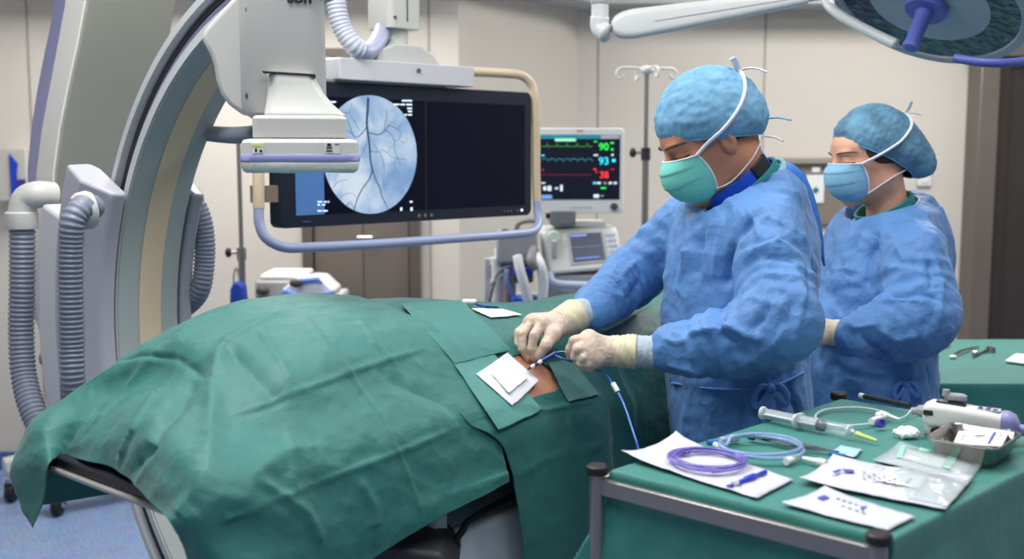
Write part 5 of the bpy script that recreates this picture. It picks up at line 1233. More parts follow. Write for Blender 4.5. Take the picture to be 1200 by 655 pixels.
def cloth_over(name, o, u1, l1, u2, l2, top, drop, m, n=150, seed=0., flare=.05, amp=.016, parent=None):
    ext = drop; a = np.linspace(-ext, l1+ext, n); b = np.linspace(-ext, l2+ext, n)
    Aq, Bq = np.meshgrid(a, b, indexing='ij'); Aq, Bq = Aq.ravel(), Bq.ravel()
    ca_, cb_ = np.clip(Aq, 0, l1), np.clip(Bq, 0, l2); da, db = Aq-ca_, Bq-cb_
    dr = np.maximum(np.abs(da), np.abs(db)); corner = np.minimum(np.abs(da), np.abs(db))
    out = flare*np.clip((dr-.05)/.3, 0, 1.5)+.003*(1-np.exp(-dr/.01))
    wave = amp*np.clip((dr-.05)/.25, 0, 1.3)*np.sin((ca_+cb_)*21+seed)+.4*amp*np.clip((dr-.04)/.15, 0, 1.3)*np.sin((ca_-cb_)*37+seed*2)
    sa, sb = np.sign(da), np.sign(db); wa = np.abs(da)/np.maximum(dr, 1e-6); wb = np.abs(db)/np.maximum(dr, 1e-6)
    oa = sa*wa*(out+wave)+sa*np.maximum(corner-.05, 0)*.22; ob_ = sb*wb*(out+wave)+sb*np.maximum(corner-.05, 0)*.22
    z = top-np.maximum(0, dr-.004)
    P = np.array(o)[None]+(ca_+oa)[:, None]*np.array(u1)+(cb_+ob_)[:, None]*np.array(u2); P[:, 2] = z
    flat_ = (dr <= 0); P[:, 2] += np.where(flat_, .0015*fbm(P*9+seed, 2), 0); crease = np.where(flat_, .0016*(np.exp(-((ca_-l1*.5)/.006)**2)+np.exp(-((cb_-l2*.36)/.006)**2)), 0); P[:, 2] += crease
    P[:, :2] += (.004*fbm(P*12+seed, 2)*(~flat_))[:, None]
    return mesh_obj(name, P, grid_faces(n, n), m, parent, angle=180, solid=.0012)
cl_m = cloth_mat('green_table_cloth', (52, 124, 116), 5, .2)
ins = .016
o = cloth_over('table_cloth', PL+e1*ins+e2*ins, e1, L1-ins+.012, e2, L2-2*ins, TZ+.002, .42, cl_m, 190, 1.2, .03, .012)
tag(o, 'green cloth covering the foreground instrument table, skirts hanging inside the rail', 'cloth')
T0Z = TZ+.006
def T(px, py, dz=0.): return atZ(px, py, T0Z+dz)
def pack(name, corners, m, label, cat, n=22, curl=None, wr=.0022, thick=.0007, dz=0., seed=0., puff=0., parent=None, group=None):
    tl, tr, br, bl = [T(*c[:2]) for c in corners]; hz = [c[2] if len(c) > 2 else 0 for c in corners]; V = []
    for i in range(n):
        for j in range(n):
            a, b = i/(n-1), j/(n-1); p = tl.lerp(tr, b).lerp(bl.lerp(br, b), a); z = (hz[0]*(1-b)**4*(1-a)**4+hz[1]*b**4*(1-a)**4+hz[2]*b**4*a**4+hz[3]*(1-b)**4*a**4)
            V.append((p.x, p.y, p.z+dz+.0016+z+puff*math.sin(math.pi*a)*math.sin(math.pi*b)))
    V = np.array(V); V[:, 2] += np.abs(wr*fbm(V*38+seed, 2)); e = .003*fbm(V*30+seed+5, 2); V[:, 0] += e; V[:, 1] += e*.6
    o = mesh_obj(name, V, grid_faces(n, n), m, parent, angle=180, solid=thick)
    if label: tag(o, label, cat, group)
    return o
def onto(name, quads, m, parent, dz=.004):
    for q in quads:
        P = [T(*c)+ZV*dz for c in q]; MB().loft([[p for p in P], [p+ZV*.0006 for p in P]]).make(name, m, parent, smooth=False)
paper = mat('white_pack_paper', (206, 206, 220), .5, bump=.6, bscale=40, coat=.25, var=.05, vscale=25)
film = mat('clear_pack_film', (214, 226, 226), .12, alpha=.38, coat=.6, bump=.6, bscale=30, spec=.8)
ink = mat('violet_ink', (96, 92, 170), .6); inkb = mat('blue_ink', (70, 80, 160), .6); inkg = mat('grey_ink', (150, 150, 168), .6)
greenp = mat('pale_green_print', (150, 205, 190), .6)
# opened pack with the coil
o1 = pack('opened_pack', [(791, 516, .014), (930, 563, 0), (887, 585, 0), (728, 537, .012)], paper, 'opened white paper pack under the violet coiled tube', 'pack', seed=1)
def coil(c, r, turns, rt, m, name, parent=None, dz=0., n=44, wob=.004, a0=0., seg=8):
    P = []
    for i in range(int(turns*n)+1):
        a = a0+2*math.pi*i/n; k = i/n; rr = r*(1-.035*k)+wob*math.sin(a*1.3+k*2); P.append(c+Vector((math.cos(a)*rr, math.sin(a)*rr*1.02, dz+rt*1.1+.0016*abs(math.sin(a*.5+k))+rt*1.1*(k % 2.))))
    return MB().tube(P, rt, seg).make(name, m, parent, angle=180), P
violet = mat('violet_tube', (128, 116, 204), .25, alpha=.78, coat=.4); clear = mat('clear_blue_tube', (150, 180, 222), .2, alpha=.62, coat=.5)
vt = thing('coiled_tube', 'violet coiled tube lying on the opened white pack', 'tube', T(829, 543))
coil(T(829, 543, .004), .062, 4.3, .0023, violet, 'coil', vt, .002, wob=.005)
for px, py, l in ((803, 530, 1), (840, 551, -1)):
    p = T(px, py, .010); MB().cyl(p-Vector((.008, .003, 0)), p+Vector((.008, .003*l, 0)), .0042, .003, seg=12).make('connector', mat('violet_connector', (84, 70, 170), .35), vt)
MB().tube(smooth_path([T(783, 536, .006), T(790, 531, .006), T(800, 529, .009), T(806, 531, .01)]), .0022, 8).make('tube_tail', violet, vt, angle=180)
bc = thing('blue_clamp', 'small blue syringe-like clamp with white tip on the opened pack', 'clamp', T(877, 562))
a_, b_ = T(864, 566, .006), T(897, 553, .006)
MB().tube([a_, a_.lerp(b_, .25), a_.lerp(b_, .3), a_.lerp(b_, .6), a_.lerp(b_, .65), b_], [.0036, .0036, .0052, .0052, .003, .0038], 12).make('barrel', mat('blue_clamp_plastic', (44, 58, 190), .35), bc, angle=30)
MB().ball(T(861, 565, .008), (.007, .006, .006), 12).make('white_tip', mat('white_plastic', (236, 236, 236), .4), bc, angle=180)
MB().cyl(T(858, 570, .005), T(852, 569, .004), .004, .002, 10).make('blue_nub', mat('blue_clamp_plastic', (0, 0, 0)), bc)
# clear tubing set
ct = thing('tubing_set', 'clear bluish tubing loop with white connectors, left of the black-tipped syringe', 'tube', T(892, 528))
coil(T(892, 529, .002), .067, 2.05, .0036, clear, 'loop', ct, .001, wob=.004, a0=2.6)
wp = mat('white_plastic', (236, 236, 236), .4); blp = mat('blue_connector', (40, 110, 190), .3)
def conn(par, p, q, r, m, name='connector', r1=None): MB().tube([p, p.lerp(q, .35), p.lerp(q, .36), q], [r, r, r*.8, (r1 or r*.8)], 12).make(name, m, par, angle=30)
conn(ct, T(864, 513, .006), T(845, 516, .006), .0068, wp); conn(ct, T(838, 521, .006), T(862, 534, .005), .0052, mat('pale_connector', (205, 214, 232), .35)); conn(ct, T(829, 519, .006), T(842, 518, .006), .005, blp, 'blue_hub')
conn(ct, T(921, 541, .006), T(936, 535, .006), .006, wp); conn(ct, T(968, 543, .006), T(941, 537, .005), .0062, wp, r1=.0035)
# forceps / scalpel beside it, with its packet
fc = thing('dissecting_forceps', 'dark steel forceps lying between the tubing and the syringe', 'forceps', T(930, 520))
darksteel = mat('dark_instrument_steel', (86, 84, 88), .25, metal=1)
for s_ in (-1, 1):
    MB().tube(smooth_path([T(880, 513, .004), T(895, 514.5+s_*1.0, .005), T(925, 519+s_*2.0, .006), T(955, 525+s_*1.2, .005), T(983, 529.5, .004)], 5), [.0030]*6+[.0036]*10+[.0026]*5, 8, flat=.5).make('arm', darksteel, fc, angle=180)
MB().cyl(T(877, 512, .005), T(884, 513.5, .005), .0045).make('end_block', darksteel, fc, bevel=.001)
o2 = pack('foil_packet', [(985, 523), (1011, 528), (1001, 537), (974, 531)], mat('pale_blue_packet', (176, 206, 232), .35, coat=.4), 'small pale blue packet at the tip of the forceps', 'packet', n=12, seed=3)
MB().tube([T(972, 531, .004), T(990, 534.5, .004)], .0035, 8).make('blue_edge', blp, o2)
# syringe
sy = thing('large_syringe', 'large clear syringe with black stopper and yellow-green needle cap', 'syringe', T(965, 506))
def S(t, up=.0135): return T(893, 492, 0).lerp(T(1033, 522, 0), t)+ZV*up
ax = (S(1)-S(0)).normalized(); LS = (S(1)-S(0)).length
clearb = mat('clear_barrel', (214, 222, 230), .15, alpha=.22, coat=.5, spec=.8); frost = mat('frosted_plunger', (214, 222, 226), .35, alpha=.85)
MB().lathe([(.0005, 0), (.0125, 0), (.0125, .003), (.0105, .005), (.0005, .0052)], S(0), ax, 20).make('plunger_disc', frost, sy, angle=40)
mb = MB(); 
for k in (0, 1):
    x_, y_, z_ = frame_of(ax); w_ = x_ if k else y_; v_ = y_ if k else x_
    mb.loft([[S(t)+w_*a*.0095+v_*b*.0009 for a, b in ((-1, -1), (1, -1), (1, 1), (-1, 1))] for t in (.03, .48)])
mb.make('plunger_rod', frost, sy, smooth=False)
MB().lathe([(.0112, 0), (.0112, LS*.42)], S(.33), ax, 28, cap=False).make('barrel', clearb, sy)
MB().lathe([(.0112, LS*.41), (.0105, LS*.425), (.004, LS*.43), (.0035, LS*.46)], S(.33), ax, 24, cap=False).make('barrel_nose', frost, sy, angle=40)
x_, y_, z_ = frame_of(ax); MB().loft([[S(t)+x_*p[0]+y_*p[1] for p in rounded(.040, .026, .012)] for t in (.315, .335)]).make('finger_flange', frost, sy, bevel=.001)
MB().lathe([(.0100, 0), (.0104, .002), (.0104, .006), (.0098, .007), (.0104, .008), (.0104, .012), (.004, .015)], S(.49), ax, 24).make('stopper', mat('stopper_black', (26, 26, 30), .4), sy, angle=40)
mb = MB()
for i in range(14):
    t = .36+.36*i/13; c_ = S(t); mb.tube([c_+(x_*math.cos(a)+y_*math.sin(a))*.0114 for a in (-1.2+.1*k for k in range(9 if i % 5 == 0 else 6))], .0003, 4)
gr = mb.make('graduation_marks', mat('graduation_ink', (60, 70, 90), .6), sy); gr['kind'] = 'stuff'
MB().lathe([(.0050, 0), (.0056, .004), (.0040, .010), (.0034, .034), (.0022, .040)], S(.80, .011), (ax-ZV*.12).normalized(), 14).make('needle_cap', mat('yellow_green_cap', (206, 224, 130), .35, alpha=.9), sy, angle=40)
# extension line with stopcock
ex = thing('extension_line', 'clear looped extension line with violet stopcock near the syringe', 'tube', T(1000, 491))
pts = [T(1020, 497, .004), T(985, 499, .004), T(962, 494, .004), T(956, 487, .004), T(968, 480, .004), T(1000, 477.5, .004), T(1024, 480, .005), T(1036, 484, .006)]
MB().tube(smooth_path(pts, 8), .0026, 8).make('line', mat('clear_line', (206, 222, 226), .2, alpha=.8), ex, angle=180)
MB().tube(smooth_path([T(1052, 491, .004), T(1062, 487, .006), T(1069, 478, .012)], 6), .0016, 8).make('line', mat('clear_line', (0, 0, 0)), ex, angle=180)
conn(ex, T(1021, 494, .007), T(1038, 487, .008), .0062, wp, 'stopcock_body'); conn(ex, T(1032, 484, .008), T(1054, 491.5, .005), .0058, wp, 'luer_tip', r1=.002)
MB().ball(T(1030, 486, .012), (.008, .007, .006), 10).make('wing', wp, ex, angle=180)
p = T(1030, 496, .008); MB().lathe([(.008, 0), (.0085, .003), (.0085, .012), (.0075, .014), (.005, .0142), (.0045, .010)], p, Vector((.1, -.95, .3)), 20).make('stopcock_knob', mat('violet_stopcock', (86, 82, 176), .35), ex, angle=40)
# gauze ball
mbv, mbf = nets(lambda P: ell(P, tuple(T(1062, 511)+ZV*.006), (.022, .018, .010))+.006*pnoise(P*90)+.003*pnoise(P*200), axis_pts(T(1062, 511).x-.035, T(1062, 511).x+.035, .0016), axis_pts(T(1062, 511).y-.03, T(1062, 511).y+.03, .0016), axis_pts(TZ, TZ+.035, .0016))
o3 = mesh_obj('gauze_ball', mbv, mbf[:, ::-1], mat('gauze_white', (240, 240, 238), .85, bump=.5, bscale=200), angle=180); tag(o3, 'crumpled white gauze swab left of the steel tray', 'gauze')
# steel tray
tr_ = thing('steel_tray', 'rectangular steel tray holding a white packet', 'tray', T(1140, 520))
zr = TZ+.040; cs4 = [atZ(1084, 513, zr), atZ(1116, 494.5, zr), atZ(1199, 508, zr), atZ(1166, 528, zr)]
def trayring(k, z, r=.16):
    cc = sum(cs4, Vector())/4; pts = []
    for i in range(4):
        p, a, b = cs4[i], cs4[i-1], cs4[(i+1) % 4]
        for t in range(7):
            s_ = t/6; q0, q1 = p.lerp(a, r), p.lerp(b, r); q = (q0.lerp(p, s_)).lerp(p.lerp(q1, s_), s_); pts.append(cc+(q-cc)*k+ZV*(z-cc.z))
    return pts
ss = mat('tray_steel', (176, 170, 164), .2, metal=1, var=.05, vscale=8)
MB().loft([trayring(1.03, zr-.002), trayring(1.03, zr+.001), trayring(1.0, zr+.001), trayring(.95, zr-.001), trayring(.84, TZ+.012), trayring(.78, TZ+.006)], cap=False).make('tray_wall', ss, tr_, angle=60, solid=.0008)
MB().loft([trayring(.79, TZ+.0065), trayring(.79, TZ+.0055)]).make('tray_base', ss, tr_)
pk = thing('white_packet', 'white packet with blue print lying inside the steel tray', 'packet', T(1148, 515, .012))
pc = [atZ(1117, 521, TZ+.016), atZ(1123, 507, TZ+.03), atZ(1184, 505, TZ+.036), atZ(1174, 524, TZ+.03)]
MB().loft([pc, [p+ZV*.003 for p in pc]]).make('sleeve', mat('packet_white', (238, 236, 238), .6), pk, bevel=.0008)
def onpk(u, v, w, h_, nm, m):
    f = lambda a, b: pc[0].lerp(pc[3], a).lerp(pc[1].lerp(pc[2], a), b)+ZV*.0034
    Q = [f(u, v), f(u+w, v), f(u+w, v+h_), f(u, v+h_)]; MB().loft([Q, [q+ZV*.0004 for q in Q]]).make(nm, m, pk, smooth=False)
onpk(.70, .05, .05, .8, 'blue_stripe', inkb); 
for u, v, w in ((.12, .3, .06), (.12, .5, .1), (.12, .65, .05), (.36, .55, .22), (.36, .4, .14), (.4, .25, .16), (.84, .6, .06)): onpk(u, v, w, .05, 'print_line', inkg if u != .36 else inkb)
# hand-held device
dv = thing('handheld_device', 'white and lavender handheld device with nozzle beside the steel tray', 'device', T(1130, 495))
ivory = mat('device_ivory', (216, 216, 212), .38); lav = mat('device_lavender', (132, 134, 186), .38); dgrey = mat('device_grey', (150, 150, 158), .42)
dA, dB = atZ(1084, 482, TZ+.045), atZ(1190, 493, TZ+.045); dd = (dB-dA).normalized(); dsn = Vector((-dd.y, dd.x, 0)); DL = (dB-dA).length
def dring(t, w, hh, z, r=.012, sh=0.): return [dA+dd*(t*DL)+dsn*(p[0]+sh)+ZV*(p[1]+z-.0) for p in rounded(w, hh, r)]
MB().loft([dring(-.02, .028, .02, .0), dring(.0, .046, .034, -.002), dring(.08, .054, .046, -.002), dring(.4, .056, .044, -.004), dring(.72, .054, .04, -.006), dring(.86, .05, .038, -.008)]).make('body', ivory, dv, angle=40)
MB().loft([dring(.855, .054, .042, -.008), dring(.92, .058, .046, -.010), dring(1.0, .052, .04, -.012), dring(1.05, .03, .02, -.014, .008)]).make('collar', lav, dv, angle=40)
MB().loft([dring(1.04, .022, .016, -.014, .006), dring(1.25, .03, .022, -.02, .008), dring(1.5, .03, .02, -.022, .008)]).make('tail_grip', lav, dv, angle=50)
MB().loft([dring(.02, .044, .03, -.026), dring(.10, .046, .036, -.026), dring(.28, .044, .034, -.026), dring(.34, .03, .016, -.020, .007)]).make('grip', mat('device_grip', (190, 192, 192), .4), dv, angle=40)
gd = dA+dd*(.19*DL)-dsn*.0225-ZV*.028; MB().ball(gd, (.016, .004, .011), 18).make('window', mat('window_black', (24, 24, 28), .25), dv, angle=180)
MB().cyl(dA-dd*.001*1, dA-dd*.012, .012, .010).make('nozzle', dgrey, dv); MB().cyl(dA-dd*.010, dA-dd*.022-ZV*.002, .008, .006).make('nozzle_tip', dgrey, dv)
def dtop(t0, t1, w0, w1, nm, m, z=.0215, hh=.0016): MB().loft([[dA+dd*(t*DL)+dsn*w+ZV*(z+k-.004*t) for t, w in ((t0, w0), (t1, w0), (t1, w1), (t0, w1))] for k in (0, hh)]).make(nm, m, dv, smooth=False)
dtop(.13, .46, -.012, .014, 'slot', dark); dtop(.16, .26, -.008, .004, 'slot_insert', dgrey, .0228)
MB().loft([[dA+dd*(t*DL)+dsn*(p[0]+.004)+ZV*(p[1]+.030) for p in rounded(.02*k, .014*k, .005*k)] for t, k in ((.21, .7), (.25, 1), (.42, .95), (.46, .6))]).make('thumb_lever', dgrey, dv, angle=50)
MB().cyl(dA+dd*(.23*DL)+ZV*.032, dA+dd*(.23*DL)+ZV*.043, .007, .006).make('lever_knob', dgrey, dv)
dtop(.58, .84, -.012, .012, 'button_panel', mat('panel_lilac', (178, 178, 200), .4), .0175)
for t in (.60, .68, .76): dtop(t, t+.045, -.009, -.001, 'button', mat('button_violet', (70, 60, 110), .4), .019); 
for t in (.60, .70): dtop(t, t+.03, .003, .009, 'button', mat('button_violet', (0, 0, 0)), .019)
p = dA+dd*(.06*DL)-dsn*.0268+ZV*.004; MB().box(p, (.016, .002, .009), rotz(math.atan2(dd.y, dd.x))).make('badge', dark, dv)
MB().tube([atZ(1010, 464, TZ+.012), atZ(1066, 475, TZ+.02)], .0052, 12).make('shaft', mat('shaft_grey', (58, 54, 54), .4), dv); MB().cyl(atZ(1008, 463.5, TZ+.012), atZ(1013, 464.8, TZ+.012), .006).make('shaft_tip', wp, dv)
# packs in the foreground
pA = pack('blister_pack', [(1054, 521, .004), (1152, 545, .004), (1136, 566, 0), (1022, 541, .002)], film, 'clear blister pack with pale green contents, nearest the tray', 'pack', puff=.010, seed=5)
pack('paper_backing', [(1052, 524), (1140, 546), (1128, 561), (1028, 542)], paper, None, None, parent=pA, n=10)
onto('green_content', [[(1056, 527), (1061, 528), (1056, 543), (1050, 541)], [(1078, 530), (1090, 533), (1088, 536), (1076, 533)], [(1112, 538), (1122, 541), (1112, 556), (1104, 553)]], greenp, pA, .008)
onto('inner_packet', [[(1064, 531), (1108, 542), (1102, 553), (1058, 541)]], mat('inner_white', (236, 238, 236), .5), pA, .006)
pB = pack('sterile_pack', [(976, 541, .010), (1140, 562, .004), (1108, 599, 0), (936, 566, .006)], paper, 'largest white sterile pack with crinkled clear end, right foreground', 'pack', seed=7, puff=.008, wr=.003, dz=.001)
pack('clear_window', [(1004, 546), (1140, 564), (1110, 597), (1062, 588)], film, None, None, parent=pB, puff=.014, wr=.006, seed=9, dz=.002)
onto('print_mark', [[(975, 562), (984, 559), (986, 561), (978, 564)], [(986, 559), (1000, 560), (1001, 563), (990, 562)]], inkb, pB, .0125)
onto('print_line', [[(1010+6*i, 562+3*k+1.4*i), (1014+6*i, 563+3*k+1.4*i), (1014+6*i, 564.3+3*k+1.4*i), (1010+6*i, 563.3+3*k+1.4*i)] for i in range(7) for k in range(3)][::2], inkg, pB, .0135)
onto('blue_stripe', [[(1060, 576), (1067, 569), (1069, 570), (1063, 577)]], inkb, pB, .0135)
pack('inner_sleeve', [(1040, 556), (1090, 566), (1076, 582), (1026, 572)], mat('inner_white', (0, 0, 0)), None, None, parent=pB, n=10, dz=.010)
pC = pack('sterile_pack', [(967, 575, .006), (1072, 607, 0), (1040, 623, 0), (915, 592, .003)], paper, 'smaller white sterile pack nearest the table\'s front rail', 'pack', seed=11, puff=.006)
onto('print_mark', [[(957, 590), (966, 587), (972, 590), (964, 593)]], inkb, pC, .0085)
onto('print_line', [[(980+7*i, 590.5+2.4*i), (984+7*i, 591.5+2.4*i), (984+7*i, 592.5+2.4*i), (980+7*i, 591.5+2.4*i)] for i in range(5)]+[[(1008, 603), (1014, 600), (1016, 601), (1010, 605)]], inkb, pC, .0085)
onto('print_line', [[(985+8*i, 599+2.4*i), (990+8*i, 600.4+2.4*i), (990+8*i, 601.3+2.4*i), (985+8*i, 600+2.4*i)] for i in range(4)], inkg, pC, .0085)

# ------------------------------------------------------------------ second draped table behind the nurse
b0 = atZ(1040, 447, .88); by1 = 4.02
t2 = thing('side_table', 'second green-draped table behind the nurse at the right edge', 'table', (1.9, 3.5, 0))
bx0 = .88
for x in (bx0+.05, 2.5):
    for y in (b0.y+.05, by1-.05): MB().cyl((x, y, 0), (x, y, .85), .015).make('leg', railm, t2)
MB().box(((bx0+2.55)/2, (b0.y+by1)/2, .86), (2.55-bx0-.04, by1-b0.y-.04, .02)).make('table_top', railm, t2, bevel=.003)
o = cloth_over('table_cloth', Vector((bx0, b0.y, 0)), Vector((1, 0, 0)), 2.55-bx0, Vector((0, 1, 0)), by1-b0.y, .875, .62, cl_m, 150, 2.2, .03, .010)
tag(o, 'green cloth draped over the second table behind the nurse', 'cloth')
U = lambda px, py, dz=.006: atZ(px, py, .875+dz)
def stick(name, label, cat, pts, r, m): 
    o = MB().tube(smooth_path(pts, 5), r, 8, flat=.6).make(name, m, angle=180); tag(o, label, cat); return o
stick('dissecting_forceps', 'long slim steel instrument on the side table, nearest the nurse', 'forceps', [U(1094, 412), U(1104, 408), U(1113, 405)], .004, darksteel)
f2 = thing('dissecting_forceps', 'steel tweezers with white tip on the side table, middle of the instruments', 'forceps', U(1130, 412))
for s_ in (-1, 1): MB().tube(smooth_path([U(1114, 419), U(1124, 413+s_*1.6), U(1136, 409+s_), U(1147, 406)], 5), .0035, 8, flat=.6).make('arm', darksteel if s_ < 0 else chrome, f2, angle=180)
MB().ball(U(1117, 418, .008), (.014, .010, .006), 12).make('white_tip', wp, f2, angle=180)
sc = thing('surgical_scissors', 'dark steel scissors on the side table', 'scissors', U(1152, 413))
for s_ in (-1, 1):
    MB().tube(smooth_path([U(1140, 417+s_*1.2), U(1150, 413), U(1158, 410-s_*1.4)], 5), .0035, 8, flat=.7).make('blade', darksteel, sc, angle=180)
    c_ = U(1161, 409.6-s_*1.6); MB().tube([c_+Vector((.012*math.cos(a), .018*math.sin(a), 0)) for a in (2*math.pi*k/16 for k in range(16))], .003, 8, closed=True).make('finger_ring', darksteel, sc, angle=180)
MB().ball(U(1143, 413, .008), (.014, .014, .008), 12).make('polished_pivot', chrome, sc, angle=180)
sp = [U(1178, 424), U(1190, 416), U(1225, 419), U(1222, 430)]
o = MB().loft([sp, [p+ZV*.006 for p in sp]]).make('white_packet', mat('packet_white', (0, 0, 0)), bevel=.002); tag(o, 'white folded swab on the side table at the right edge', 'swab')
o = MB().box(atY(948, 410, 3.35)+Vector((.02, 0, 0)), (.07, .05, .09)).make('white_jar', mat('jar_white', (222, 222, 216), .4), bevel=.008); tag(o, 'small white container seen between surgeon and nurse', 'container')
o.location.z = .882

# ------------------------------------------------------------------ catheter at the wound
ktm = mat('catheter_navy', (36, 44, 96), .35)
kt = thing('catheter_sheath', 'thin banded catheter sheath held by the surgeon over the exposed skin', 'catheter', atY(633, 423, 2.25))
cpa, cpb = on_sheet(619, 433, .008)[0], atY(652, 413, 2.238); cpa = atY(618, 433, 2.225)
kp = [cpa.lerp(cpb, i/8) for i in range(9)]
MB().tube([kp[0], kp[1]], [.0012, .0030], 10).make('sheath_tip', ktm, kt); 
MB().tube([kp[1], kp[2]], .0042, 12).make('hub_band', wp, kt); MB().tube([kp[2], kp[3]], .0036, 12).make('hub_band', ktm, kt); MB().tube([kp[3], kp[4]], .0044, 12).make('hub_band', wp, kt)
MB().tube([kp[4], kp[5], kp[6], kp[7], kp[8]], [.0040, .0046, .0040, .0044, .0036], 12).make('hub_body', mat('hub_blue', (48, 60, 130), .3), kt, angle=30)
MB().tube(smooth_path([kp[8], atY(658, 411.5, 2.232), atY(668, 413, 2.228)], 5), .0009, 6).make('guide_wire', mat('wire_pale', (170, 210, 215), .3), kt)
bl = thing('blue_line', 'blue tube running from the gloved hands down past the drape with a white connector', 'tube', atY(722, 455, 2.18))
bm = mat('blue_tube', (44, 92, 176), .3, coat=.3)
MB().tube(smooth_path([atY(650, 416, 2.236), atY(662, 421, 2.222), atY(682, 427, 2.245), atY(700, 434, 2.24), atY(710, 439, 2.21), atY(718, 450, 2.18)], 6), .0024, 8).make('upper_line', bm, bl, angle=180)
MB().tube([atY(718, 449, 2.18), atY(724, 459, 2.17)], .0055, 12).make('connector', wp, bl, bevel=.001)
MB().tube(smooth_path([atY(724, 459, 2.17), atY(732, 476, 2.14), atY(740, 500, 2.10), atY(749, 530, 2.06), atY(757, 575, 2.04)], 6), .0026, 8).make('lower_line', bm, bl, angle=180)
# ------------------------------------------------------------------ surgical light
lp = thing('surgical_light', 'round ceiling surgical light with blue handle at the top right', 'surgical light', atY(1085, 0, 2.95))
lc = atY(1088, 4, 2.95); ln_ = Vector((-.42, -.30, -.85)).normalized(); lx, ly, lz = frame_of(ln_)
ringm = mat('light_rim', (160, 168, 176), .35); blue_rim = mat('light_blue_rim', (84, 96, 168), .35)
MB().lathe([(.02, -.09), (.16, -.085), (.24, -.05), (.262, -.01), (.264, .004), (.258, .012), (.236, .012), (.232, .004), (.05, .004)], lc, ln_, 72, cap=False).make('housing', ringm, lp, angle=40)
MB().lathe([(.262, -.036), (.272, -.030), (.272, -.016), (.264, -.010)], lc, ln_, 72, cap=False).make('blue_trim', blue_rim, lp, angle=40, solid=.002)
def lensm():
    m = bpy.data.materials.new('faceted_reflector'); m.use_nodes = True; nt = m.node_tree; N = nt.nodes; L = nt.links; b = N['Principled BSDF']
    tc = N.new('ShaderNodeTexCoord'); v = N.new('ShaderNodeTexVoronoi'); v.inputs['Scale'].default_value = 46; L.new(tc.outputs['Object'], v.inputs[0])
    r = N.new('ShaderNodeValToRGB'); cr = r.color_ramp; cr.elements[0].color = (*lin((30, 38, 54)), 1); cr.elements[1].color = (*lin((108, 122, 138)), 1); e = cr.elements.new(.6); e.color = (*lin((52, 70, 88)), 1)
    L.new(v.outputs['Color'], r.inputs[0]); L.new(r.outputs[0], b.inputs['Base Color']); b.inputs['Metallic'].default_value = .6; b.inputs['Roughness'].default_value = .22
    bp = N.new('ShaderNodeBump'); bp.inputs['Strength'].default_value = .9; bp.inputs['Distance'].default_value = .01; L.new(v.outputs['Distance'], bp.inputs['Height']); L.new(bp.outputs[0], b.inputs['Normal']); b.inputs['Coat Weight'].default_value = .6; b.inputs['Coat Roughness'].default_value = .08
    return m
MB().lathe([(.001, .001), (.12, .003), (.233, .006), (.233, .0)], lc, ln_, 72).make('lens', lensm(), lp, angle=60)
hm_ = mat('light_handle_blue', (92, 104, 184), .35)
hc = lc+lx*0
MB().lathe([(.001, .03), (.052, .028), (.056, .022), (.054, .006), (.03, .004)], hc+ln_*.0, ln_, 36).make('handle_hub', hm_, lp, angle=40)
MB().lathe([(.024, 0), (.021, .02), (.019, .09), (.021, .10), (.020, .108), (.013, .112), (.001, .1125)], hc+ln_*.03, ln_, 28).make('handle', hm_, lp, angle=40)
MB().tube(smooth_path([atY(1118, 68, 2.80), atY(1150, 73, 2.76), atY(1180, 73.5, 2.76), atY(1215, 68, 2.8), atY(1240, 50, 2.9), atY(1225, 0, 3.0), atY(1180, -30, 3.0)], 8), .011, 12).make('grab_rail', blue_rim, lp, angle=180)
MB().tube(smooth_path([atY(962, -40, 3.2), atY(966, -5, 3.18), atY(975, 10, 3.12), atY(995, 24, 3.06), atY(1025, 40, 3.0), atY(1050, 52, 2.95)], 8), .014, 14).make('yoke_tube', mat('yoke_white', (196, 202, 204), .35), lp, angle=180)
MB().tube([atY(962, -38, 3.2), atY(975, -60, 3.2), Vector((atY(990, 0, 3.2).x, 3.2, 2.9))], .016, 14).make('suspension', mat('yoke_white', (0, 0, 0)), lp)
wa = thing('ceiling_arm', 'white jointed ceiling arm crossing the top above the surgeon', 'ceiling arm', atY(703, 30, 3.4))
aw = mat('arm_white', (206, 208, 208), .35)
j = atY(707, 28, 3.4)
MB().tube([atY(703, 24, 3.4), Vector((atY(703, 0, 3.4).x, 3.4, 2.9))], .026, 24).make('drop_tube', aw, wa)
MB().lathe([(.029, -.004), (.029, .006)], atY(703, 3, 3.4), (0, 0, 1), 24).make('tube_ring', mat('ring_grey', (150, 152, 154), .4), wa)
MB().tube(smooth_path([atY(703, 20, 3.4), atY(703, 32, 3.4), atY(712, 40, 3.38)], 5), .028, 20).make('elbow', aw, wa, angle=180)
A0, A1 = atY(722, 31, 3.36), atY(945, -3, 3.25); dA_ = (A1-A0).normalized(); G = []
for t, hh in ((-.02, .018), (.0, .032), (.04, .041), (.1, .044), (.3, .040), (.6, .032), (.9, .024), (1.0, .018)):
    c_ = A0.lerp(A1, t); up_ = Vector((-dA_.z, 0, dA_.x)); G.append([c_+up_*p[1]+Vector((0, 1, 0))*p[0] for p in rounded(.05, hh*2, min(.02, hh*.8))])
MB().loft(G).make('spring_arm', aw, wa, angle=50)
MB().tube([A0.lerp(A1, .2)+Vector((0, -.0255, -.004)), A0.lerp(A1, .95)+Vector((0, -.0255, 0))], .0012, 6).make('arm_seam', mat('ring_grey', (0, 0, 0)), wa)
MB().tube([A1-dA_*.01, A1+dA_*.3], .014, 14).make('arm_tip', aw, wa)

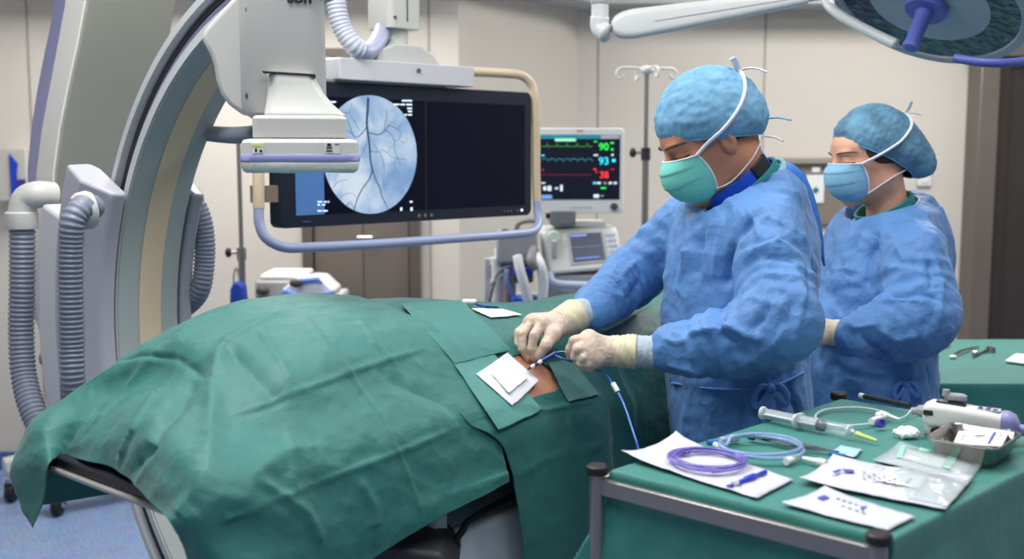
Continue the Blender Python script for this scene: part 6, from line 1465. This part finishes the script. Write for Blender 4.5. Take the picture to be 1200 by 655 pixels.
# ------------------------------------------------------------------ drip stands
def drip(name, label, px, ytop, Y, hooks, clampy, grp):
    p = atY(px, ytop, Y); t = thing(name, label, 'drip stand', (p.x, Y, 0), grp)
    q = Vector((p.x, Y, 0)); st_ = mat('stand_steel', (150, 148, 146), .3, metal=.8)
    zc = atY(px, clampy, Y).z
    MB().cyl(q+ZV*.08, q+ZV*zc, .014, seg=16).make('lower_pole', st_, t); MB().cyl(q+ZV*(zc-.02), q+ZV*p.z, .009, seg=16).make('upper_pole', st_, t)
    MB().cyl(q+ZV*(zc-.03), q+ZV*(zc+.02), .019, seg=16).make('clamp', mat('clamp_black', (36, 34, 38), .5) if hooks else st_, t)
    MB().cyl(q+Vector((-.012, -.0, zc)), q+Vector((-.05, -.0, zc)), .006).make('clamp_stem', st_, t); MB().ball(q+Vector((-.052, 0, zc)), (.014, .014, .02), 12).make('clamp_knob', mat('clamp_black', (36, 34, 38), .5), t, angle=180)
    for k in range(5):
        a = 2*math.pi*k/5+.4; e = q+Vector((math.cos(a)*.28, math.sin(a)*.28, .07)); MB().tube([q+ZV*.10, e], [.014, .010], 10).make('leg', st_, t)
        MB().cyl(e+Vector((-.01, 0, -.042)), e+Vector((.01, 0, -.042)), .028, seg=16).make('castor', mat('clamp_black', (0, 0, 0)), t)
    if hooks:
        hm2 = mat('hook_white', (214, 214, 210), .35)
        MB().ball(q+ZV*p.z, (.03, .03, .018), 14).make('crown', hm2, t, angle=180)
        for k in range(4):
            a = k*math.pi/2+.25; d = Vector((math.cos(a), math.sin(a)*.9, 0)); e = q+ZV*(p.z+.004)
            MB().tube(smooth_path([e, e+d*.08+ZV*.004, e+d*.115+ZV*.0, e+d*.128-ZV*.02, e+d*.118-ZV*.038, e+d*.102-ZV*.03, e+d*.100-ZV*.018], 6), .0052, 8).make('hook', hm2, t, angle=180)
    return t
drip('drip_stand', 'steel drip stand with white hooks on the wall side of the surgeon', 758, 82, 4.5, True, 179, 'drip stands')
drip('drip_stand', 'steel pole stand with clamp beside the blue and white device', 279, 150, 4.4, False, 296, 'drip stands')

# ------------------------------------------------------------------ anaesthesia machine and its monitor
ivm = mat('machine_ivory', (206, 207, 204), .42); lg = mat('machine_light_grey', (178, 180, 184), .45); mgr = mat('machine_mid_grey', (120, 122, 126), .5)
YA = 4.5
am = thing('anaesthesia_machine', 'white anaesthesia machine with small screen behind the patient', 'medical machine', (*atY(675, 330, YA+.2).xy, 0))
X = lambda px, Y=YA: atY(px, 300, Y).x
Zy = lambda py, Y=YA: atY(650, py, Y).z
# tilted control head: outline front (632..728, 266..328), leaning back
fr = [(634, 272), (726, 265), (734, 318), (640, 326)]
f0 = [atY(634, 270, YA+.06), atY(723, 265, YA+.06), atY(733, 314, YA-.02), atY(641, 323, YA-.02)]
bk = [p+Vector((-.02, .30, -.0)) for p in f0]
MB().loft([f0, bk]).make('control_head', ivm, am, bevel=.018, bseg=3)
lowf = [p.lerp(q, 0) for p, q in zip(f0, f0)]
def onhead(u0, u1, v0, v1, nm, m, d=.004, bev=.001):
    f = lambda u, v: f0[0].lerp(f0[1], u).lerp(f0[3].lerp(f0[2], u), v); n_ = (f0[1]-f0[0]).cross(f0[3]-f0[0]).normalized(); n_ = n_ if n_.y < 0 else -n_
    Q = [f(u0, v0), f(u1, v0), f(u1, v1), f(u0, v1)]; MB().loft([[q-n_*.002 for q in Q], [q+n_*d for q in Q]]).make(nm, m, am, bevel=bev)
onhead(.32, .80, .10, .82, 'screen_frame', mat('frame_silver', (168, 172, 178), .4)); onhead(.36, .77, .14, .76, 'screen', mat('screen_slate', (70, 74, 92), .3, emit=.35), .007)
onhead(.37, .58, .16, .20, 'screen_text', mat('screen_text_blue', (120, 150, 230), .4, emit=.6), .009); onhead(.38, .74, .44, .46, 'screen_trace', mat('screen_trace_grey', (120, 124, 140), .4, emit=.3), .009); onhead(.38, .7, .69, .71, 'screen_text', mat('screen_text_blue', (0, 0, 0)), .009)
for i in range(3):
    for k in range(5): onhead(.83+.05*i, .865+.05*i, .14+.13*k, .21+.13*k, 'key', mat('key_blue', (190, 200, 222), .5), .006, 0)
p = f0[0].lerp(f0[3], .18).lerp(f0[1], .16); MB().cyl(p+Vector((0, .01, 0)), p+Vector((0, -.03, 0)), .026, .022, 20).make('dial', mat('dial_green_white', (214, 232, 214), .4), am)
p = f0[0].lerp(f0[3], .5).lerp(f0[1], .14); MB().box(p+Vector((0, -.012, 0)), (.02, .02, .07)).make('switch_lever', lg, am, bevel=.003)
MB().loft([[Vector((x, y, z)) for x, y in ((X(642), YA+.0), (X(742), YA+.0), (X(742), YA+.35), (X(642), YA+.35))] for z in (.12, Zy(322)+.0)]).make('cabinet', lg, am, bevel=.01)
MB().loft([[Vector((x, y, z)) for x, y in ((X(656), YA-.012), (X(728), YA-.012), (X(728), YA), (X(656), YA))] for z in (Zy(350)-.25, Zy(338))]).make('drawer', mat('drawer_grey', (168, 168, 172), .45), am, bevel=.005)
MB().tube(smooth_path([atY(644, 322, YA-.02), atY(648, 331, YA-.07), atY(665, 334, YA-.09), atY(700, 334, YA-.09), atY(716, 328, YA-.08), atY(720, 318, YA-.02)], 6), .017, 14).make('hand_rail', mat('rail_lilac', (166, 176, 204), .38), am, angle=180)
MB().loft([[Vector((x, y, z)) for x, y in ((X(648), YA+.08), (X(712), YA+.08), (X(712), YA+.3), (X(648), YA+.3))] for z in (Zy(268), Zy(262))]).make('top_tray', ivm, am, bevel=.006)
MB().cyl((X(656), YA+.15, Zy(262)), (X(656), YA+.15, Zy(257)), .05, .035).make('top_cap', mgr, am)
for x in (X(650), X(735)): MB().cyl((x-.012, YA+.1, .055), (x+.012, YA+.1, .055), .055, seg=20).make('castor', black, am)
# breathing block on its left
MB().box((X(606), YA+.05, Zy(289)), (.17, .16, .13)).make('breathing_block', mat('block_silver', (170, 172, 176), .35, metal=.3), am, bevel=.012)
MB().cyl((X(612), YA-.02, Zy(307)), (X(612), YA-.02, Zy(330)), .045).make('absorber', mat('absorber_dark', (66, 62, 66), .35), am, bevel=.004)
MB().box((X(613), YA-.05, Zy(316)), (.08, .05, .035)).make('blue_valve', mat('valve_blue', (30, 80, 200), .4), am, bevel=.006)
MB().cyl((X(616), YA-.05, Zy(345)), (X(616), YA-.05, Zy(362)), .06).make('blue_canister', mat('valve_blue', (0, 0, 0)), am, bevel=.006)
MB().box((X(592), YA+.02, Zy(285)), (.03, .05, .11)).make('black_mount', black, am, bevel=.004)
MB().tube(smooth_path([atY(606, 300, YA-.1), atY(610, 318, YA-.12), atY(616, 340, YA-.12), atY(624, 372, YA-.1)], 6), .02, 12).make('breathing_tube', mat('tube_white', (212, 214, 220), .4), am, angle=180)
MB().tube(smooth_path([atY(628, 300, YA-.06), atY(634, 312, YA-.1), atY(637, 335, YA-.1), atY(633, 372, YA-.1)], 6), .02, 12).make('breathing_tube', mat('tube_white', (0, 0, 0)), am, angle=180)
MB().tube(smooth_path([atY(626, 292, YA-.04), atY(622, 305, YA-.1), atY(628, 315, YA-.1)], 6), .02, 12).make('dark_elbow', mgr, am, angle=180)
MB().tube(smooth_path([atY(605, 270, YA+.04), atY(608, 262, YA+.02), atY(618, 259, YA+.02), atY(632, 259, YA+.04)], 6), .010, 10).make('bent_pipe', mgr, am, angle=180)
MB().tube(smooth_path([atY(598, 312, YA-.05), atY(585, 318, YA-.08), atY(578, 335, YA-.1), atY(572, 362, YA-.1)], 6), .006, 8).make('grey_lead', mat('lead_grey', (0, 0, 0)), am, angle=180)
MB().tube(smooth_path([atY(594, 316, YA-.08), atY(594, 330, YA-.1), atY(600, 345, YA-.1)], 6), .012, 8).make('blue_lead', mat('lead_blue', (96, 116, 170), .4), am, angle=180)
for px, y0, y1, r, m, nm in ((582, 302, 372, .026, ivm, 'flow_column'), (592, 328, 372, .02, mat('copper_tint', (196, 160, 148), .4), 'flow_column'), (583, 292, 302, .012, wp, 'column_cap'), (577, 310, 326, .014, mgr, 'valve_stub')):
    MB().cyl((X(px), YA+.02, Zy(y1)), (X(px), YA+.02, Zy(y0)), r).make(nm, m, am, bevel=.003)
MB().box((X(586), YA+.05, Zy(335)), (.13, .03, .22)).make('back_bracket', lg, am, bevel=.004)
MB().loft([[Vector((x, y, z)) for x, y in ((X(576), YA+.07), (X(640), YA+.07), (X(640), YA+.3), (X(576), YA+.3))] for z in (.1, Zy(352))]).make('side_cabinet', lg, am, bevel=.01)

# patient monitor
YM = 4.55
pm = thing('patient_monitor', 'white bedside monitor showing green, cyan and red readings', 'monitor', atY(680, 250, YM))
m0 = [atY(628, 150.5, YM), atY(732, 150.5, YM), atY(731, 250, YM), atY(629, 250, YM)]
xa, xb, za, zb = m0[0].x, m0[1].x, m0[2].z, m0[0].z; Wm, Hm_ = xb-xa, zb-za
fm = [Vector((xa+p[0]+Wm/2, YM, za+p[1]+Hm_/2)) for p in rounded(Wm, Hm_, .018)]
crown = [p+ZV*(.008*max(0, 1-((p.x-(xa+xb)/2)/(Wm/2))**2) if p.z > za+Hm_*.5 else 0) for p in fm]
MB().loft([[p+Vector((0, .06, 0)) for p in fm], crown, [Vector(((p.x-(xa+xb)/2)*.985+(xa+xb)/2, YM-.008, (p.z-(za+zb)/2)*.985+(za+zb)/2)) for p in crown]]).make('casing', mat('monitor_white', (222, 223, 224), .4), pm, angle=40)
MB().loft([[Vector(((p.x-(xa+xb)/2)*.7+(xa+xb)/2, YM+.06, (p.z-(za+zb)/2)*.7+(za+zb)/2)) for p in fm], [Vector(((p.x-(xa+xb)/2)*.6+(xa+xb)/2, YM+.12, (p.z-(za+zb)/2)*.6+(za+zb)/2)) for p in fm]]).make('back', lg, pm)
def mq(x0, y0, x1, y1, nm, m, d=.011):   # in the enlarged crop's pixels (5.458 per pixel, origin 620,140)
    f = lambda x, y: atY(620+x/5.458, 140+y/5.458, YM)
    a, b = f(x0, y0), f(x1, y1); MB().box(((a.x+b.x)/2, YM-d, (a.z+b.z)/2), (abs(b.x-a.x), .0012, abs(a.z-b.z))).make(nm, m, pm, smooth=False)
em = lambda n, c, e=.8: mat(n, c, .4, emit=e)
mq(68, 98, 578, 512, 'screen', mat('monitor_screen', (18, 20, 36), .3, emit=.5, spec=.3), .009)
mq(70, 101, 460, 124, 'top_bar', em('bar_teal', (20, 120, 140), .7)); mq(460, 101, 576, 124, 'top_bar', em('bar_grey', (150, 150, 165), .6)); mq(165, 122, 298, 140, 'alarm_bar', em('bar_green', (150, 215, 170), .8), .0115)
mq(78, 482, 146, 506, 'soft_key', em('key_screen_blue', (110, 150, 210), .7)); mq(412, 478, 446, 500, 'soft_key', em('key_white', (210, 220, 225), .7)); mq(408, 398, 430, 414, 'soft_key', em('key_cyan', (90, 190, 190), .7))
def trace(fn, x0, x1, nm, m, w=2.4):
    pts = [atY(620+x/5.458, 140+fn(x)/5.458, YM-.0108) for x in np.linspace(x0, x1, 90)]; MB().tube(pts, w/5.458/1300*YM*.5, 6, flat=.3, up=(0, 1, 0)).make(nm, m, pm)
trace(lambda x: 172-22*math.exp(-(((x-85) % 64-32)/3.5)**2)+4*math.exp(-(((x-85) % 64-44)/6)**2), 80, 405, 'green_trace', em('trace_green', (60, 170, 60), .9))
trace(lambda x: 262-16*math.sin(((x-80) % 47)/47*math.pi)**.8+8*((x-80) % 47)/47, 80, 410, 'cyan_trace', em('trace_cyan', (60, 160, 170), .8)); trace(lambda x: 354, 80, 400, 'red_trace', em('trace_red', (170, 30, 50), .8), 1.6)
def mt(b, x, y, size, m, nm='reading', bold=.0005): return text(nm, b, size/5.458/1300*YM, atY(620+x/5.458, 140+y/5.458, YM-.0115), (1, 0, 0), (0, 0, 1), m, pm, bold=bold)
mt('90', 478, 176, 64, em('num_green', (40, 220, 70), 1.)); mt('93', 478, 268, 66, em('num_cyan', (50, 210, 235), 1.)); mt('38', 480, 356, 60, em('num_red', (240, 50, 50), 1.))
for x, y, w, h_, m in ((424, 142, 20, 8, em('num_green', (0, 0, 0))), (530, 150, 20, 12, em('num_green', (0, 0, 0))), (530, 192, 14, 14, em('num_green', (0, 0, 0))), (426, 228, 28, 10, em('key_white', (0, 0, 0))), (532, 226, 14, 12, em('key_white', (0, 0, 0))), (540, 262, 22, 20, em('num_cyan', (0, 0, 0))), (420, 318, 18, 8, em('num_red', (0, 0, 0))), (430, 336, 10, 9, em('num_red', (0, 0, 0))), (532, 318, 24, 7, em('trace_red', (0, 0, 0))),
    (88, 230, 20, 8, em('num_cyan', (0, 0, 0))), (88, 322, 18, 8, em('trace_red', (0, 0, 0))), (90, 406, 26, 9, em('key_white', (0, 0, 0))), (100, 440, 20, 26, em('key_white', (0, 0, 0))), (130, 440, 24, 32, em('key_white', (0, 0, 0))), (175, 440, 20, 12, em('key_white', (0, 0, 0))), (206, 438, 16, 40, em('key_white', (0, 0, 0))), (446, 406, 22, 14, em('key_white', (0, 0, 0))), (484, 406, 16, 14, em('bar_grey', (0, 0, 0))), (518, 406, 20, 14, em('key_white', (0, 0, 0))), (550, 406, 20, 14, em('key_white', (0, 0, 0))), (474, 438, 34, 10, em('num_green', (0, 0, 0))), (466, 488, 20, 8, em('bar_grey', (0, 0, 0)))):
    mq(x-w/2, y-h_/2, x+w/2, y+h_/2, 'small_reading', m, .0113)
p = atY(620+543/5.458, 140+556/5.458, YM-.008); MB().cyl(p, p-Vector((0, .022, 0)), .016, .014, 20).make('knob', mat('knob_dark', (70, 74, 84), .4), pm, bevel=.002)
mq(260, 558, 400, 566, 'front_print', mat('front_print', (185, 188, 196), .5), .0085); mq(305, 66, 345, 80, 'badge', mat('badge_red', (205, 150, 140), .5), .0085)
MB().box((X(660), YM+.03, Zy(256)), (.105, .08, .06)).make('stand_block', mat('stand_block', (118, 120, 124), .5), pm, bevel=.006)
MB().box((X(643), YM+.02, Zy(253)), (.02, .03, .03)).make('cable_plug', black, pm, bevel=.003)

# ------------------------------------------------------------------ cart with the blue and white device at the left
YC = 4.7
ct2 = thing('equipment_cart', 'low white cart behind the patient with grey top unit', 'cart', (*atY(335, 350, YC).xy, 0))
MB().loft([[Vector((x, y, z)) for x, y in ((X(296, YC), YC), (X(392, YC), YC), (X(392, YC), YC+.4), (X(296, YC), YC+.4))] for z in (.1, Zy(351, YC))]).make('cart_body', mat('cart_white', (200, 200, 196), .45), ct2, bevel=.01)
MB().loft([[Vector((x, y, z)) for x, y in ((X(296, YC), YC+.02), (X(345, YC), YC+.02), (X(345, YC), YC+.32), (X(296, YC), YC+.32))] for z in (Zy(351, YC), Zy(330, YC))]).make('top_unit', mat('unit_grey', (150, 150, 150), .45), ct2, bevel=.01)
MB().loft([[Vector((x, y, z)) for x, y in ((X(300, YC), YC+.06), (X(352, YC), YC+.06), (X(352, YC), YC+.32), (X(300, YC), YC+.32))] for z in (Zy(330, YC), Zy(323, YC))]).make('white_folded_cover', mat('cover_white', (226, 226, 224), .7), ct2, bevel=.012)
p = atY(308, 341, YC); MB().ball(p+Vector((0, .0, 0)), (.03, .02, .02), 12).make('dark_port', mat('port_dark', (60, 56, 56), .5), ct2, angle=180)
for x in (X(305, YC), X(385, YC)): MB().cyl((x-.012, YC+.1, .05), (x+.012, YC+.1, .05), .05, seg=18).make('castor', black, ct2)
dvb = thing('portable_device', 'blue and white streamlined device on the cart behind the patient', 'device', atY(358, 345, YC-.02))
def brow(pts, y, th, m, nm):
    P = [atY(a, b, y) for a, b in pts]; MB().loft([P, [p+Vector((0, th, 0)) for p in P]]).make(nm, m, dvb, bevel=.008, bseg=3)
brow([(327, 349), (332, 338), (342, 330), (362, 325), (376, 326), (384, 334), (392, 341), (390, 349)], YC-.04, .2, mat('device_white', (226, 228, 232), .35), 'shell')
brow([(326, 350), (332, 339), (336, 340), (345, 346), (366, 347), (390, 340), (392, 344), (386, 350)], YC-.06, .03, mat('device_blue', (80, 122, 204), .35), 'blue_belt')
brow([(345, 331), (350, 327), (372, 325), (378, 332), (370, 330), (352, 333)], YC-.06, .03, mat('device_blue', (0, 0, 0)), 'blue_top')
p = atY(347, 332, YC-.07); MB().ball(p, (.03, .012, .018), 12).make('dark_cap', mat('port_dark', (0, 0, 0)), dvb, angle=180)
bb_ = thing('blue_bag', 'blue cloth bag hanging on the pole stand at the left', 'bag', atY(276, 352, 4.34))
P = [(269, 370), (269, 340), (273, 331), (278, 330), (284, 336), (287, 370)]
Q = [atY(a, b, 4.33) for a, b in P]; MB().loft([Q, [p+Vector((0, .08, 0)) for p in Q]]).make('bag_body', mat('bag_blue', (26, 62, 160), .6), bb_, bevel=.012)
MB().tube(smooth_path([atY(274, 332, 4.37), atY(274, 322, 4.38), atY(277, 314, 4.39), atY(280, 324, 4.38), atY(280, 332, 4.37)], 4), .004, 8).make('bag_strap', mat('bag_grey', (120, 116, 116), .6), bb_, angle=180)
